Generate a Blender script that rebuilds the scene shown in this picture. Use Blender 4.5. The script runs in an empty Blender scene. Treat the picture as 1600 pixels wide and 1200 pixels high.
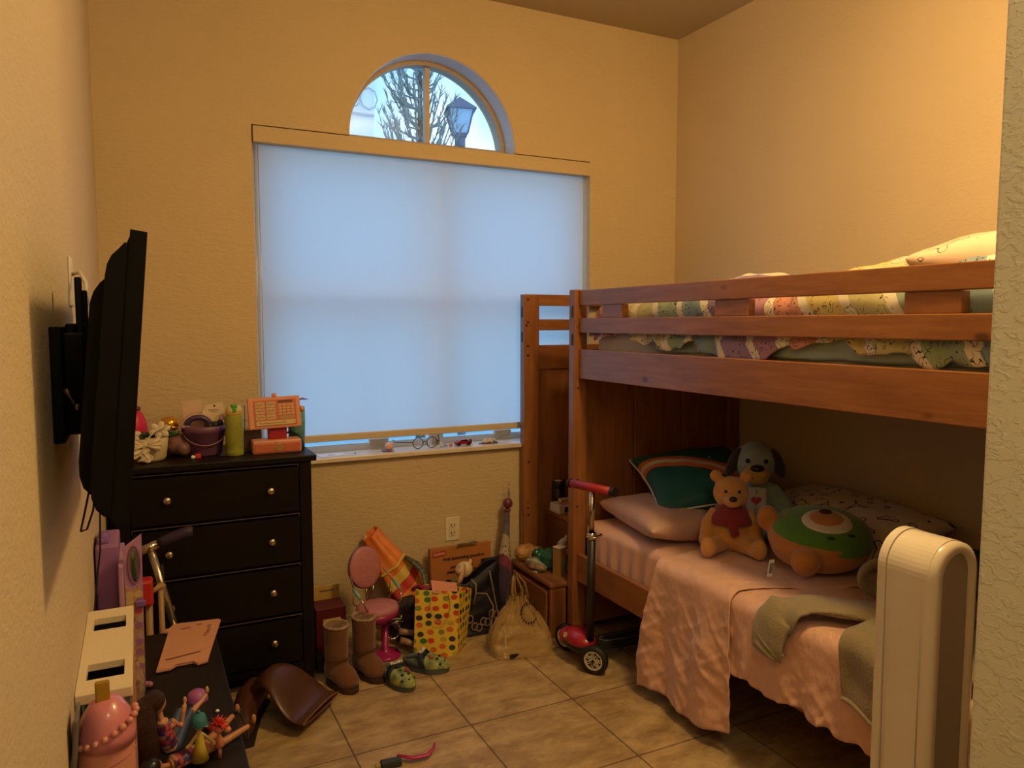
import bpy, bmesh, math, random
from mathutils import Vector, Matrix, noise
R = math.radians
PI = math.pi
random.seed(7)
S = bpy.context.scene
COL = S.collection

# ------------------------------------------------------------------ camera
cd = bpy.data.cameras.new('camera'); cam = bpy.data.objects.new('camera', cd); COL.objects.link(cam)
cd.sensor_width = 36; cd.lens = 26.434; cd.clip_start = .02; cd.clip_end = 200
yw, pt = .461944, .0803442
cam.matrix_world = Matrix.Translation((0, 0, 1.4)) @ Matrix.Rotation(-yw, 4, 'Z') @ Matrix.Rotation(PI/2 - pt, 4, 'X')
S.camera = cam

# ------------------------------------------------------------------ world: evening sky with soft clouds
w = bpy.data.worlds.new('sky'); S.world = w; w.use_nodes = True
nt = w.node_tree; nt.nodes.clear()
def N(nt, t, **k):
    n = nt.nodes.new(t)
    for a, b in k.items():
        if a in n.inputs.keys(): n.inputs[a].default_value = b
        else: setattr(n, a, b)
    return n
def LK(nt, a, b): nt.links.new(a, b)
tc = N(nt, 'ShaderNodeTexCoord'); sp = N(nt, 'ShaderNodeSeparateXYZ'); LK(nt, tc.outputs['Generated'], sp.inputs[0])
rmp = N(nt, 'ShaderNodeValToRGB'); LK(nt, sp.outputs['Z'], rmp.inputs[0])
e = rmp.color_ramp.elements
e[0].position = 0.0; e[0].color = (.34, .64, .90, 1)
e[1].position = .6; e[1].color = (.12, .34, .72, 1)
e2 = e.new(.22); e2.color = (.15, .46, .80, 1)
nz = N(nt, 'ShaderNodeTexNoise', Scale=3.2, Detail=5.0, Roughness=.55); LK(nt, tc.outputs['Generated'], nz.inputs['Vector'])
cr = N(nt, 'ShaderNodeValToRGB'); LK(nt, nz.outputs[0], cr.inputs[0])
cr.color_ramp.elements[0].position = .42; cr.color_ramp.elements[0].color = (0, 0, 0, 1)
cr.color_ramp.elements[1].position = .68; cr.color_ramp.elements[1].color = (1, 1, 1, 1)
mx = N(nt, 'ShaderNodeMix', data_type='RGBA'); LK(nt, cr.outputs[0], mx.inputs[0]); LK(nt, rmp.outputs[0], mx.inputs[6])
mx.inputs[7].default_value = (.72, .86, .96, 1)
bg = N(nt, 'ShaderNodeBackground', Strength=2.0); LK(nt, mx.outputs[2], bg.inputs[0])
wo = N(nt, 'ShaderNodeOutputWorld'); LK(nt, bg.outputs[0], wo.inputs[0])

# ------------------------------------------------------------------ lights
def area(name, loc, rot, size, power, col, shape='DISK', sy=None):
    l = bpy.data.lights.new(name, 'AREA'); l.shape = shape; l.size = size; l.energy = power; l.color = col
    if sy: l.size_y = sy
    o = bpy.data.objects.new(name, l); COL.objects.link(o); o.location = loc; o.rotation_euler = rot
    return o
l_ = bpy.data.lights.new('ceiling_lamp_light', 'POINT'); l_.energy = 40; l_.color = (1, .67, .26); l_.shadow_soft_size = .13
o_ = bpy.data.objects.new('ceiling_lamp_light', l_); COL.objects.link(o_); o_.location = (1.46, 1.12, 2.60)
area('ceiling_lamp_downlight', (1.46, 1.12, 2.74), (0, 0, 0), .28, 15, (1, .67, .27))
l_ = bpy.data.lights.new('hall_lamp_light', 'POINT'); l_.energy = 17; l_.color = (1, .88, .60); l_.shadow_soft_size = .14
o_ = bpy.data.objects.new('hall_lamp_light', l_); COL.objects.link(o_); o_.location = (.40, -.30, 2.45)
for nm, loc, sx, sz in (('window_portal', (1.27, 3.62, 1.5), 1.7, 1.5), ('arch_portal', (1.26, 3.62, 2.43), .9, .46)):
    p = area(nm, loc, (R(-90), 0, 0), sx, 1, (1, 1, 1), 'RECTANGLE', sz); p.data.cycles.is_portal = True
S.view_settings.view_transform = 'Standard'; S.view_settings.look = 'None'
S.view_settings.exposure = 0.0; S.view_settings.gamma = 1.0; S.view_settings.use_curve_mapping = False

# ------------------------------------------------------------------ materials
MATS = {}
def mat(name, col, rough=.6, metal=0., var=.0, vs=8., bump=0., bs=60., stretch=None, spec=None, trans=0., coat=0., alpha=1., sss=0., sheen=0., col2=None):
    if name in MATS: return MATS[name]
    m = bpy.data.materials.new(name); m.use_nodes = True; nt = m.node_tree
    b = nt.nodes['Principled BSDF']
    b.inputs['Roughness'].default_value = rough; b.inputs['Metallic'].default_value = metal
    b.inputs['Transmission Weight'].default_value = trans; b.inputs['Coat Weight'].default_value = coat
    b.inputs['Alpha'].default_value = alpha
    b.inputs['Sheen Weight'].default_value = sheen
    if spec is not None: b.inputs['Specular IOR Level'].default_value = spec
    tc = N(nt, 'ShaderNodeTexCoord'); mp = N(nt, 'ShaderNodeMapping'); LK(nt, tc.outputs['Object'], mp.inputs[0])
    if stretch: mp.inputs['Scale'].default_value = stretch
    n = N(nt, 'ShaderNodeTexNoise', Scale=vs, Detail=4.); LK(nt, mp.outputs[0], n.inputs['Vector'])
    r = N(nt, 'ShaderNodeValToRGB'); LK(nt, n.outputs[0], r.inputs[0])
    r.color_ramp.elements[0].position = .3; r.color_ramp.elements[1].position = .7
    c2 = col2 or tuple(max(0, c*(1-var)) for c in col)
    v = var if not col2 else 0
    r.color_ramp.elements[0].color = (*c2, 1); r.color_ramp.elements[1].color = (*[min(1, c*(1+v*.4)) for c in col], 1)
    LK(nt, r.outputs[0], b.inputs['Base Color'])
    if bump:
        n2 = N(nt, 'ShaderNodeTexNoise', Scale=bs, Detail=3.); LK(nt, mp.outputs[0], n2.inputs['Vector'])
        bp = N(nt, 'ShaderNodeBump', Strength=bump, Distance=.004); LK(nt, n2.outputs[0], bp.inputs['Height']); LK(nt, bp.outputs[0], b.inputs['Normal'])
    MATS[name] = m; return m

def math_(nt, op, a, b=None, c=None):
    n = nt.nodes.new('ShaderNodeMath'); n.operation = op
    for i, x in enumerate((a, b, c)):
        if x is None: continue
        if isinstance(x, (int, float)): n.inputs[i].default_value = x
        else: nt.links.new(x, n.inputs[i])
    return n.outputs[0]

def wall_mat(name, col, scale, strength, stretch=(1, 1, 1), dist=.004, blob=False):
    m = bpy.data.materials.new(name); m.use_nodes = True; nt = m.node_tree; b = nt.nodes['Principled BSDF']
    b.inputs['Roughness'].default_value = .72; b.inputs['Specular IOR Level'].default_value = .3
    tc = N(nt, 'ShaderNodeTexCoord'); mp = N(nt, 'ShaderNodeMapping'); LK(nt, tc.outputs['Object'], mp.inputs[0]); mp.inputs['Scale'].default_value = stretch
    n = N(nt, 'ShaderNodeTexNoise', Scale=scale, Detail=3., Distortion=.8); LK(nt, mp.outputs[0], n.inputs['Vector'])
    n2 = N(nt, 'ShaderNodeTexNoise', Scale=1.3, Detail=4.); LK(nt, tc.outputs['Object'], n2.inputs['Vector'])
    r = N(nt, 'ShaderNodeValToRGB'); LK(nt, n2.outputs[0], r.inputs[0])
    r.color_ramp.elements[0].position = .35; r.color_ramp.elements[1].position = .65
    r.color_ramp.elements[0].color = (*[c*.94 for c in col], 1); r.color_ramp.elements[1].color = (*col, 1)
    LK(nt, r.outputs[0], b.inputs['Base Color'])
    h = n.outputs[0]
    if blob:
        r2 = N(nt, 'ShaderNodeValToRGB'); LK(nt, h, r2.inputs[0]); r2.color_ramp.elements[0].position = .48; r2.color_ramp.elements[1].position = .60
        h = r2.outputs[0]
    bp = N(nt, 'ShaderNodeBump', Strength=strength, Distance=dist); LK(nt, h, bp.inputs['Height']); LK(nt, bp.outputs[0], b.inputs['Normal'])
    return m

def floor_mat():
    m = bpy.data.materials.new('travertine_tile'); m.use_nodes = True; nt = m.node_tree; b = nt.nodes['Principled BSDF']
    tc = N(nt, 'ShaderNodeTexCoord')
    mp = N(nt, 'ShaderNodeMapping'); LK(nt, tc.outputs['Object'], mp.inputs[0]); mp.inputs['Location'].default_value = (-.171, -.252, 0)
    br = N(nt, 'ShaderNodeTexBrick', Scale=1., offset=0., squash=1.)
    for k, v in (('Mortar Size', .0035), ('Mortar Smooth', .2), ('Bias', 0.), ('Brick Width', .413), ('Row Height', .4145)): br.inputs[k].default_value = v
    br.inputs['Color1'].default_value = (.52, .38, .20, 1); br.inputs['Color2'].default_value = (.47, .34, .17, 1); br.inputs['Mortar'].default_value = (.20, .13, .07, 1)
    LK(nt, mp.outputs[0], br.inputs['Vector'])
    mp2 = N(nt, 'ShaderNodeMapping'); LK(nt, tc.outputs['Object'], mp2.inputs[0]); mp2.inputs['Scale'].default_value = (1, 2.2, 1)
    n = N(nt, 'ShaderNodeTexNoise', Scale=6.5, Detail=10., Roughness=.7, Distortion=.35); LK(nt, mp2.outputs[0], n.inputs['Vector'])
    r = N(nt, 'ShaderNodeValToRGB'); LK(nt, n.outputs[0], r.inputs[0])
    r.color_ramp.elements[0].position = .32; r.color_ramp.elements[0].color = (.50, .41, .32, 1)
    r.color_ramp.elements[1].position = .62; r.color_ramp.elements[1].color = (1.05, 1.03, 1., 1)
    mm = N(nt, 'ShaderNodeMix', data_type='RGBA', blend_type='MULTIPLY'); mm.inputs[0].default_value = 1
    LK(nt, br.outputs[0], mm.inputs[6]); LK(nt, r.outputs[0], mm.inputs[7]); LK(nt, mm.outputs[2], b.inputs['Base Color'])
    b.inputs['Roughness'].default_value = .42
    h = math_(nt, 'SUBTRACT', math_(nt, 'MULTIPLY', n.outputs[0], .15), br.outputs['Fac'])
    bp = N(nt, 'ShaderNodeBump', Strength=.5, Distance=.003); LK(nt, h, bp.inputs['Height']); LK(nt, bp.outputs[0], b.inputs['Normal'])
    return m

def wood(name, c1, c2, axis, rough=.38, scale=6., coat=.15):
    if name in MATS: return MATS[name]
    st = [9., 9., 9.]; st[axis] = .9
    m = bpy.data.materials.new(name); m.use_nodes = True; nt = m.node_tree; b = nt.nodes['Principled BSDF']
    tc = N(nt, 'ShaderNodeTexCoord'); mp = N(nt, 'ShaderNodeMapping'); LK(nt, tc.outputs['Object'], mp.inputs[0]); mp.inputs['Scale'].default_value = st
    n = N(nt, 'ShaderNodeTexNoise', Scale=scale, Detail=6., Roughness=.6, Distortion=.4); LK(nt, mp.outputs[0], n.inputs['Vector'])
    r = N(nt, 'ShaderNodeValToRGB'); LK(nt, n.outputs[0], r.inputs[0])
    r.color_ramp.elements[0].position = .3; r.color_ramp.elements[0].color = (*c2, 1)
    r.color_ramp.elements[1].position = .7; r.color_ramp.elements[1].color = (*c1, 1)
    # knots
    mp3 = N(nt, 'ShaderNodeMapping'); LK(nt, tc.outputs['Object'], mp3.inputs[0]); s3 = [7., 7., 7.]; s3[axis] = 4.; mp3.inputs['Scale'].default_value = s3
    v = N(nt, 'ShaderNodeTexVoronoi', Scale=1.); LK(nt, mp3.outputs[0], v.inputs['Vector'])
    kr = N(nt, 'ShaderNodeValToRGB'); LK(nt, v.outputs['Distance'], kr.inputs[0])
    kr.color_ramp.elements[0].position = .04; kr.color_ramp.elements[0].color = (.35, .3, .3, 1)
    kr.color_ramp.elements[1].position = .10; kr.color_ramp.elements[1].color = (1, 1, 1, 1)
    mm = N(nt, 'ShaderNodeMix', data_type='RGBA', blend_type='MULTIPLY'); mm.inputs[0].default_value = 1
    LK(nt, r.outputs[0], mm.inputs[6]); LK(nt, kr.outputs[0], mm.inputs[7]); LK(nt, mm.outputs[2], b.inputs['Base Color'])
    b.inputs['Roughness'].default_value = rough; b.inputs['Coat Weight'].default_value = coat
    b.inputs['Specular IOR Level'].default_value = .22 if c1[0] < .05 else .5
    bp = N(nt, 'ShaderNodeBump', Strength=.08, Distance=.002); LK(nt, n.outputs[0], bp.inputs['Height']); LK(nt, bp.outputs[0], b.inputs['Normal'])
    MATS[name] = m; return m

def ramp_const(nt, fac, cols):
    r = N(nt, 'ShaderNodeValToRGB'); LK(nt, fac, r.inputs[0]); cr = r.color_ramp; cr.interpolation = 'CONSTANT'
    k = len(cols)
    while len(cr.elements) < k: cr.elements.new(.5)
    for i, c in enumerate(cols):
        cr.elements[i].position = i/k
    for i, c in enumerate(cols):
        cr.elements[i].color = (*c, 1)
    return r.outputs[0]

def doodle_stripe(name, cols, period, dirv, doodle=True, rough=.8, line=.014, dscale=22.):
    """coloured stripes with thin drawn outlines, printed on cloth"""
    m = bpy.data.materials.new(name); m.use_nodes = True; nt = m.node_tree; b = nt.nodes['Principled BSDF']
    b.inputs['Roughness'].default_value = rough; b.inputs['Sheen Weight'].default_value = .1
    tc = N(nt, 'ShaderNodeTexCoord'); sp = N(nt, 'ShaderNodeSeparateXYZ'); LK(nt, tc.outputs['Object'], sp.inputs[0])
    wn = N(nt, 'ShaderNodeTexNoise', Scale=5.); LK(nt, tc.outputs['Object'], wn.inputs['Vector'])
    d = math_(nt, 'ADD', math_(nt, 'MULTIPLY', sp.outputs[0], dirv[0]), math_(nt, 'MULTIPLY', sp.outputs[1], dirv[1]))
    d = math_(nt, 'ADD', d, math_(nt, 'MULTIPLY', sp.outputs[2], dirv[2]))
    d = math_(nt, 'ADD', d, math_(nt, 'MULTIPLY', wn.outputs[0], .04))
    f = math_(nt, 'FRACT', math_(nt, 'DIVIDE', math_(nt, 'ADD', d, 10.), period))
    c = ramp_const(nt, f, cols)
    out = c
    if doodle:
        n2 = N(nt, 'ShaderNodeTexNoise', Scale=dscale, Detail=1.); LK(nt, tc.outputs['Object'], n2.inputs['Vector'])
        k = math_(nt, 'ABSOLUTE', math_(nt, 'SUBTRACT', math_(nt, 'FRACT', math_(nt, 'MULTIPLY', n2.outputs[0], 4.)), .5))
        k = math_(nt, 'LESS_THAN', k, line*2)
        n3 = N(nt, 'ShaderNodeTexNoise', Scale=dscale*.4); LK(nt, tc.outputs['Object'], n3.inputs['Vector'])
        k = math_(nt, 'MULTIPLY', k, math_(nt, 'GREATER_THAN', n3.outputs[0], .48))
        mm = N(nt, 'ShaderNodeMix', data_type='RGBA'); LK(nt, k, mm.inputs[0]); LK(nt, c, mm.inputs[6]); mm.inputs[7].default_value = (.03, .03, .04, 1)
        out = mm.outputs[2]
    LK(nt, out, b.inputs['Base Color'])
    return m

def dots_mat(name, base, cols, cell, rad, rough=.4):
    m = bpy.data.materials.new(name); m.use_nodes = True; nt = m.node_tree; b = nt.nodes['Principled BSDF']
    b.inputs['Roughness'].default_value = rough
    tc = N(nt, 'ShaderNodeTexCoord'); sp = N(nt, 'ShaderNodeSeparateXYZ'); LK(nt, tc.outputs['Object'], sp.inputs[0])
    cb = N(nt, 'ShaderNodeCombineXYZ'); LK(nt, math_(nt, 'ADD', sp.outputs[0], math_(nt, 'MULTIPLY', sp.outputs[1], .8)), cb.inputs[0]); LK(nt, sp.outputs[2], cb.inputs[1])
    v = N(nt, 'ShaderNodeTexVoronoi', Scale=1/cell, Randomness=.35, voronoi_dimensions='2D'); LK(nt, cb.outputs[0], v.inputs['Vector'])
    k = math_(nt, 'LESS_THAN', v.outputs['Distance'], rad/cell)
    s2 = N(nt, 'ShaderNodeSeparateColor'); LK(nt, v.outputs['Color'], s2.inputs[0])
    c = ramp_const(nt, s2.outputs[0], cols)
    mm = N(nt, 'ShaderNodeMix', data_type='RGBA'); LK(nt, k, mm.inputs[0]); mm.inputs[6].default_value = (*base, 1); LK(nt, c, mm.inputs[7])
    LK(nt, mm.outputs[2], b.inputs['Base Color']); return m

# ------------------------------------------------------------------ mesh builder
class B:
    def __init__(s): s.bm = bmesh.new()
    def _tr(s, vs, M):
        if M is not None: bmesh.ops.transform(s.bm, matrix=M, verts=vs)
    def box(s, x0, x1, y0, y1, z0, z1, bev=0., M=None, seg=2):
        r = bmesh.ops.create_cube(s.bm, size=1)['verts']
        bmesh.ops.transform(s.bm, matrix=Matrix.Translation(((x0+x1)/2, (y0+y1)/2, (z0+z1)/2)) @ Matrix.Diagonal((abs(x1-x0), abs(y1-y0), abs(z1-z0), 1)), verts=r)
        if bev > 0:
            ed = list({e for v in r for e in v.link_edges})
            g = bmesh.ops.bevel(s.bm, geom=ed, offset=bev, segments=seg, profile=.5, affect='EDGES')
            r = list({v for f in g['faces'] for v in f.verts} | {v for v in r if v.is_valid})
        s._tr(r, M); return s
    def sph(s, c, r, M=None, u=20, v=12):
        if not hasattr(r, '__len__'): r = (r, r, r)
        q = bmesh.ops.create_uvsphere(s.bm, u_segments=u, v_segments=v, radius=1)['verts']
        T = Matrix.Translation(c) @ (M if M is not None else Matrix()) @ Matrix.Diagonal((*r, 1))
        bmesh.ops.transform(s.bm, matrix=T, verts=q); return s
    def cyl(s, a, b, r1, r2=None, n=20, cap=True):
        a = Vector(a); b = Vector(b); d = b-a
        r2 = r1 if r2 is None else r2
        q = bmesh.ops.create_cone(s.bm, cap_ends=cap, segments=n, radius1=r1, radius2=r2, depth=d.length)['verts']
        M = Matrix.Translation((a+b)/2) @ d.to_track_quat('Z', 'Y').to_matrix().to_4x4()
        bmesh.ops.transform(s.bm, matrix=M, verts=q); return s
    def lathe(s, prof, n=28, M=None, c=(0, 0, 0), sx=1., sy=1.):
        rings = []
        new = []
        for r, z in prof:
            if r < 1e-6:
                v = [s.bm.verts.new((c[0], c[1], c[2]+z))]
            else:
                v = [s.bm.verts.new((c[0]+r*sx*math.cos(2*PI*i/n), c[1]+r*sy*math.sin(2*PI*i/n), c[2]+z)) for i in range(n)]
            rings.append(v); new += v
        for a, b in zip(rings, rings[1:]):
            if len(a) == 1 and len(b) == 1: continue
            for i in range(n):
                j = (i+1) % n
                if len(a) == 1: f = (a[0], b[j], b[i])
                elif len(b) == 1: f = (a[i], a[j], b[0])
                else: f = (a[i], a[j], b[j], b[i])
                s.bm.faces.new(f)
        s._tr(new, M); return s
    def tube(s, pts, r, n=10, closed=False, flat=1., up=None):
        P = [Vector(p) for p in pts]; k = len(P); rings = []
        rr = r if hasattr(r, '__len__') else [r]*k
        prev = None
        for i, p in enumerate(P):
            if closed: t = (P[(i+1) % k]-P[i-1])
            else: t = P[min(i+1, k-1)]-P[max(i-1, 0)]
            t.normalize()
            if prev is None:
                u = Vector(up) if up else (Vector((0, 0, 1)) if abs(t.z) < .9 else Vector((1, 0, 0)))
            else: u = prev
            u = (u - t*u.dot(t)); u.normalize(); prev = u; v = t.cross(u)
            rings.append([s.bm.verts.new(p + (u*math.cos(2*PI*j/n)*flat + v*math.sin(2*PI*j/n))*rr[i]) for j in range(n)])
        for i in range(k if closed else k-1):
            a = rings[i]; b = rings[(i+1) % k]
            for j in range(n): s.bm.faces.new((a[j], a[(j+1) % n], b[(j+1) % n], b[j]))
        if not closed:
            s.bm.faces.new(rings[0][::-1]); s.bm.faces.new(rings[-1])
        return s
    def prism(s, pts, z0, z1, M=None, bev=0.):
        a = [s.bm.verts.new((x, y, z0)) for x, y in pts]; b = [s.bm.verts.new((x, y, z1)) for x, y in pts]
        k = len(pts)
        f = [s.bm.faces.new(a[::-1]), s.bm.faces.new(b)]
        for i in range(k): s.bm.faces.new((a[i], a[(i+1) % k], b[(i+1) % k], b[i]))
        vs = a+b
        if bev > 0:
            ed = list(f[0].edges)+list(f[1].edges)
            g = bmesh.ops.bevel(s.bm, geom=ed, offset=bev, segments=2, affect='EDGES')
            vs = list({v for ff in g['faces'] for v in ff.verts} | {v for v in vs if v.is_valid})
        s._tr(vs, M); return s
    def grid(s, nu, nv, fn, closeu=False):
        V = [[s.bm.verts.new(fn(i/(nu-1) if not closeu else i/nu, j/(nv-1))) for j in range(nv)] for i in range(nu)]
        for i in range(nu if closeu else nu-1):
            for j in range(nv-1):
                a = i; b = (i+1) % nu
                s.bm.faces.new((V[a][j], V[b][j], V[b][j+1], V[a][j+1]))
        return s
    def xf(s, M): bmesh.ops.transform(s.bm, matrix=M, verts=s.bm.verts[:]); return s

ORG = {}
def mk(name, b, m, parent=None, smooth=False, loc=None, sub=0, rem=0, solid=0, sm=0, bev=0, label=None, cat=None, group=None, kind=None, disp=None, soff=-1):
    """link the collected mesh as one object; geometry is written in the parent's frame, or in room coordinates when ORG says so"""
    bm = b.bm
    off = Vector((0, 0, 0)); T = Vector((0, 0, 0))
    if parent is not None:
        if parent.name in ORG: off = ORG[parent.name]
    elif loc is not None: off = Vector(loc)
    bmesh.ops.recalc_face_normals(bm, faces=bm.faces[:])
    bmesh.ops.translate(bm, vec=-off, verts=bm.verts[:])
    me = bpy.data.meshes.new(name); bm.to_mesh(me); bm.free()
    me.materials.append(m)
    if smooth:
        for p in me.polygons: p.use_smooth = True
    o = bpy.data.objects.new(name, me); COL.objects.link(o)
    if parent is not None:
        o.parent = parent
        if parent.name in ORG: ORG[o.name] = off
    else: o.location = off; ORG[o.name] = off
    if solid:
        q = o.modifiers.new('s', 'SOLIDIFY'); q.thickness = solid; q.offset = soff
    if rem:
        q = o.modifiers.new('r', 'REMESH'); q.mode = 'VOXEL'; q.voxel_size = rem; q.use_smooth_shade = True
    if sm:
        q = o.modifiers.new('sm', 'SMOOTH'); q.iterations = sm; q.factor = .5
    if disp:
        t = bpy.data.textures.new(name, 'CLOUDS'); t.noise_scale = disp[1]
        q = o.modifiers.new('d', 'DISPLACE'); q.texture = t; q.strength = disp[0]; q.texture_coords = 'LOCAL'; q.mid_level = .5
    if bev:
        q = o.modifiers.new('b', 'BEVEL'); q.width = bev; q.segments = 2; q.limit_method = 'ANGLE'; q.angle_limit = R(40)
    if sub:
        q = o.modifiers.new('u', 'SUBSURF'); q.levels = sub; q.render_levels = sub
    tag(o, label, cat, group, kind)
    return o
def tag(o, label=None, cat=None, group=None, kind=None):
    if label: o['label'] = label
    if cat: o['category'] = cat
    if group: o['group'] = group
    if kind: o['kind'] = kind
    return o
def thing(name, label, cat, loc, rot=0., group=None, room=False):
    o = bpy.data.objects.new(name, None); COL.objects.link(o); o.location = loc; o.rotation_euler = (0, 0, rot); o.empty_display_size = .05
    tag(o, label, cat, group)
    if room: ORG[o.name] = Vector(loc)
    return o
def copy_tree(o, parent=None):
    c = o.copy(); COL.objects.link(c); c.parent = parent
    for ch in [x for x in bpy.data.objects if x.parent == o]: copy_tree(ch, c)
    return c
def text(name, s, size, m, parent, M, ext=.0006, align='CENTER', bold=0., sx=1.):
    cu = bpy.data.curves.new('t', 'FONT'); cu.body = s; cu.size = size; cu.extrude = ext; cu.align_x = align; cu.align_y = 'CENTER'; cu.offset = bold
    t = bpy.data.objects.new('t', cu); COL.objects.link(t); bpy.context.view_layer.update()
    me = bpy.data.meshes.new_from_object(t.evaluated_get(bpy.context.evaluated_depsgraph_get()))
    bpy.data.objects.remove(t)
    me.transform(M @ Matrix.Diagonal((sx, 1, 1, 1)))
    if parent is not None and parent.name in ORG: me.transform(Matrix.Translation(-ORG[parent.name]))
    me.materials.clear(); me.materials.append(m); me.name = name
    o = bpy.data.objects.new(name, me); COL.objects.link(o); o.parent = parent
    if parent is not None and parent.name in ORG: ORG[o.name] = ORG[parent.name]
    return o
def RX(a): return Matrix.Rotation(R(a), 4, 'X')
def RY(a): return Matrix.Rotation(R(a), 4, 'Y')
def RZ(a): return Matrix.Rotation(R(a), 4, 'Z')
def TR(x, y, z): return Matrix.Translation((x, y, z))
def nse(x, y, z=0., s=1.): return noise.noise(Vector((x*s, y*s, z*s)))
def lerp(a, b, t): return a+(b-a)*t
def sstep(t): t = max(0, min(1, t)); return t*t*(3-2*t)
def arcp(cx, cy, r, a0, a1, n): return [(cx+r*math.cos(lerp(a0, a1, i/n)), cy+r*math.sin(lerp(a0, a1, i/n))) for i in range(n+1)]

# ================================================================== the room
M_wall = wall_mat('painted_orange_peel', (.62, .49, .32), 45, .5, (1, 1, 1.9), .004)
M_wallB = wall_mat('painted_brushed_texture', (.60, .47, .29), 26, .6, (1, 1, 3.0), .006)
M_wallH = wall_mat('painted_knockdown', (.80, .80, .64), 48, .40, (1, 1, 1.6), .005, True)
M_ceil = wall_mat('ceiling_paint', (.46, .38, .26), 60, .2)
M_white = mat('white_frame', (.78, .76, .74), .4, var=.03)
M_trim = mat('trim_paint', (.60, .50, .34), .45, var=.04)
D = 3.30
struct = dict(kind='structure')
mk('floor', B().box(-.24, 2.75, -1.7, 3.42, -.08, 0), floor_mat(), **struct)
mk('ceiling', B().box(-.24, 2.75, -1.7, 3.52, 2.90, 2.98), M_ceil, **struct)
mk('wall_left', B().box(-.24, -.12, -1.7, 3.52, 0, 2.9), M_wall, **struct)
mk('wall_right', B().box(2.63, 2.75, .63, 3.52, 0, 2.9), M_wall, **struct)
mk('wall_front', B().box(1.36, 2.63, .63, .75, 0, 2.9), M_wall, **struct)
mk('wall_hall', B().box(1.24, 1.36, -1.7, .75, 0, 2.9, .006), M_wallH, **struct)
mk('wall_rear', B().box(-.12, 1.24, -1.7, -1.6, 0, 2.9), M_wall, **struct)

def holed_wall(name, outer, hole, y0, y1, m):
    b = B(); bm = b.bm
    def loop(P):
        v = [bm.verts.new((x, y0, z)) for x, z in P]; return [bm.edges.new((v[i], v[(i+1) % len(v)])) for i in range(len(v))]
    ed = loop(outer)+loop(hole)
    g = bmesh.ops.triangle_fill(bm, edges=ed, use_beauty=True, use_dissolve=False)
    fs = [f for f in g['geom'] if isinstance(f, bmesh.types.BMFace)]
    e = bmesh.ops.extrude_face_region(bm, geom=fs)
    bmesh.ops.translate(bm, vec=(0, y1-y0, 0), verts=[v for v in e['geom'] if isinstance(v, bmesh.types.BMVert)])
    return mk(name, b, m, **struct)
AX, AR, AZ = 1.2575, .404, 2.215
hole = [(.45, .81), (2.085, .81), (2.085, AZ)] + arcp(AX, AZ, AR, 0, PI, 40) + [(.45, AZ)]
holed_wall('wall_back', [(-.12, 0), (2.63, 0), (2.63, 2.9), (-.12, 2.9)], hole, D, 3.52, M_wallB)
for nm, bx in (('baseboard_back', (-.12, 2.63, 3.288, 3.3)), ('baseboard_right', (2.618, 2.63, .75, 3.288)), ('baseboard_left', (-.12, -.108, -1.6, 3.288))):
    mk(nm, B().box(bx[0], bx[1], bx[2], bx[3], 0, .083, .003), M_trim, **struct)

# main window: two sashes with a middle mullion, behind the shade
M_glass = bpy.data.materials.new('window_glass'); M_glass.use_nodes = True
nt = M_glass.node_tree; nt.nodes.clear()
gl = N(nt, 'ShaderNodeBsdfGlossy', Roughness=.02); tr = N(nt, 'ShaderNodeBsdfTransparent'); tr.inputs[0].default_value = (.93, .97, 1, 1)
ms = N(nt, 'ShaderNodeMixShader'); ms.inputs[0].default_value = .06; LK(nt, tr.outputs[0], ms.inputs[1]); LK(nt, gl.outputs[0], ms.inputs[2])
ou = N(nt, 'ShaderNodeOutputMaterial'); LK(nt, ms.outputs[0], ou.inputs[0])

fr = B()
y0, y1 = 3.43, 3.50
fr.box(.45, .50, y0, y1, .81, AZ).box(2.035, 2.085, y0, y1, .81, AZ).box(.50, 2.035, y0, y1, .81, .836).box(.50, 2.035, y0, y1, 2.16, AZ+.03)
fr.box(1.262, 1.322, y0-.01, y1, .836, 2.16)
fr.box(.50, 1.262, y0+.01, y1-.01, 1.48, 1.535).box(1.322, 2.035, y0+.01, y1-.01, 1.48, 1.535)
w1 = mk('window_1', fr, M_white, **struct)
mk('sash_rail', B().box(.50, 1.262, 3.44, 3.465, .836, .842, .001).box(1.322, 2.035, 3.44, 3.465, .836, .842, .001), mat('sash_aluminium', (.70, .84, .88), .35, .0), w1)
mk('muntin', B().box(.865, .885, 3.46, 3.48, .86, 1.48).box(1.70, 1.72, 3.46, 3.48, .86, 1.48), M_white, w1)
mk('glass', B().box(.50, 1.262, 3.468, 3.472, .836, 2.16).box(1.322, 2.035, 3.468, 3.472, .836, 2.16), M_glass, w1)
mk('sash_lock', B().box(.955, 1.045, 3.405, 3.43, .835, .862, .004).box(1.60, 1.69, 3.405, 3.43, .835, .862, .004), M_trim, w1)
mk('track_end', B().box(1.245, 1.262, 3.40, 3.425, .812, .875, .002).box(1.30, 1.318, 3.40, 3.425, .812, .87, .002), M_white, w1)
mk('window_sill', B().box(.445, 2.09, 3.272, 3.43, .79, .812, .004), mat('sill_stone', (.72, .63, .55), .28, var=.12, vs=14), w1)
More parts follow.
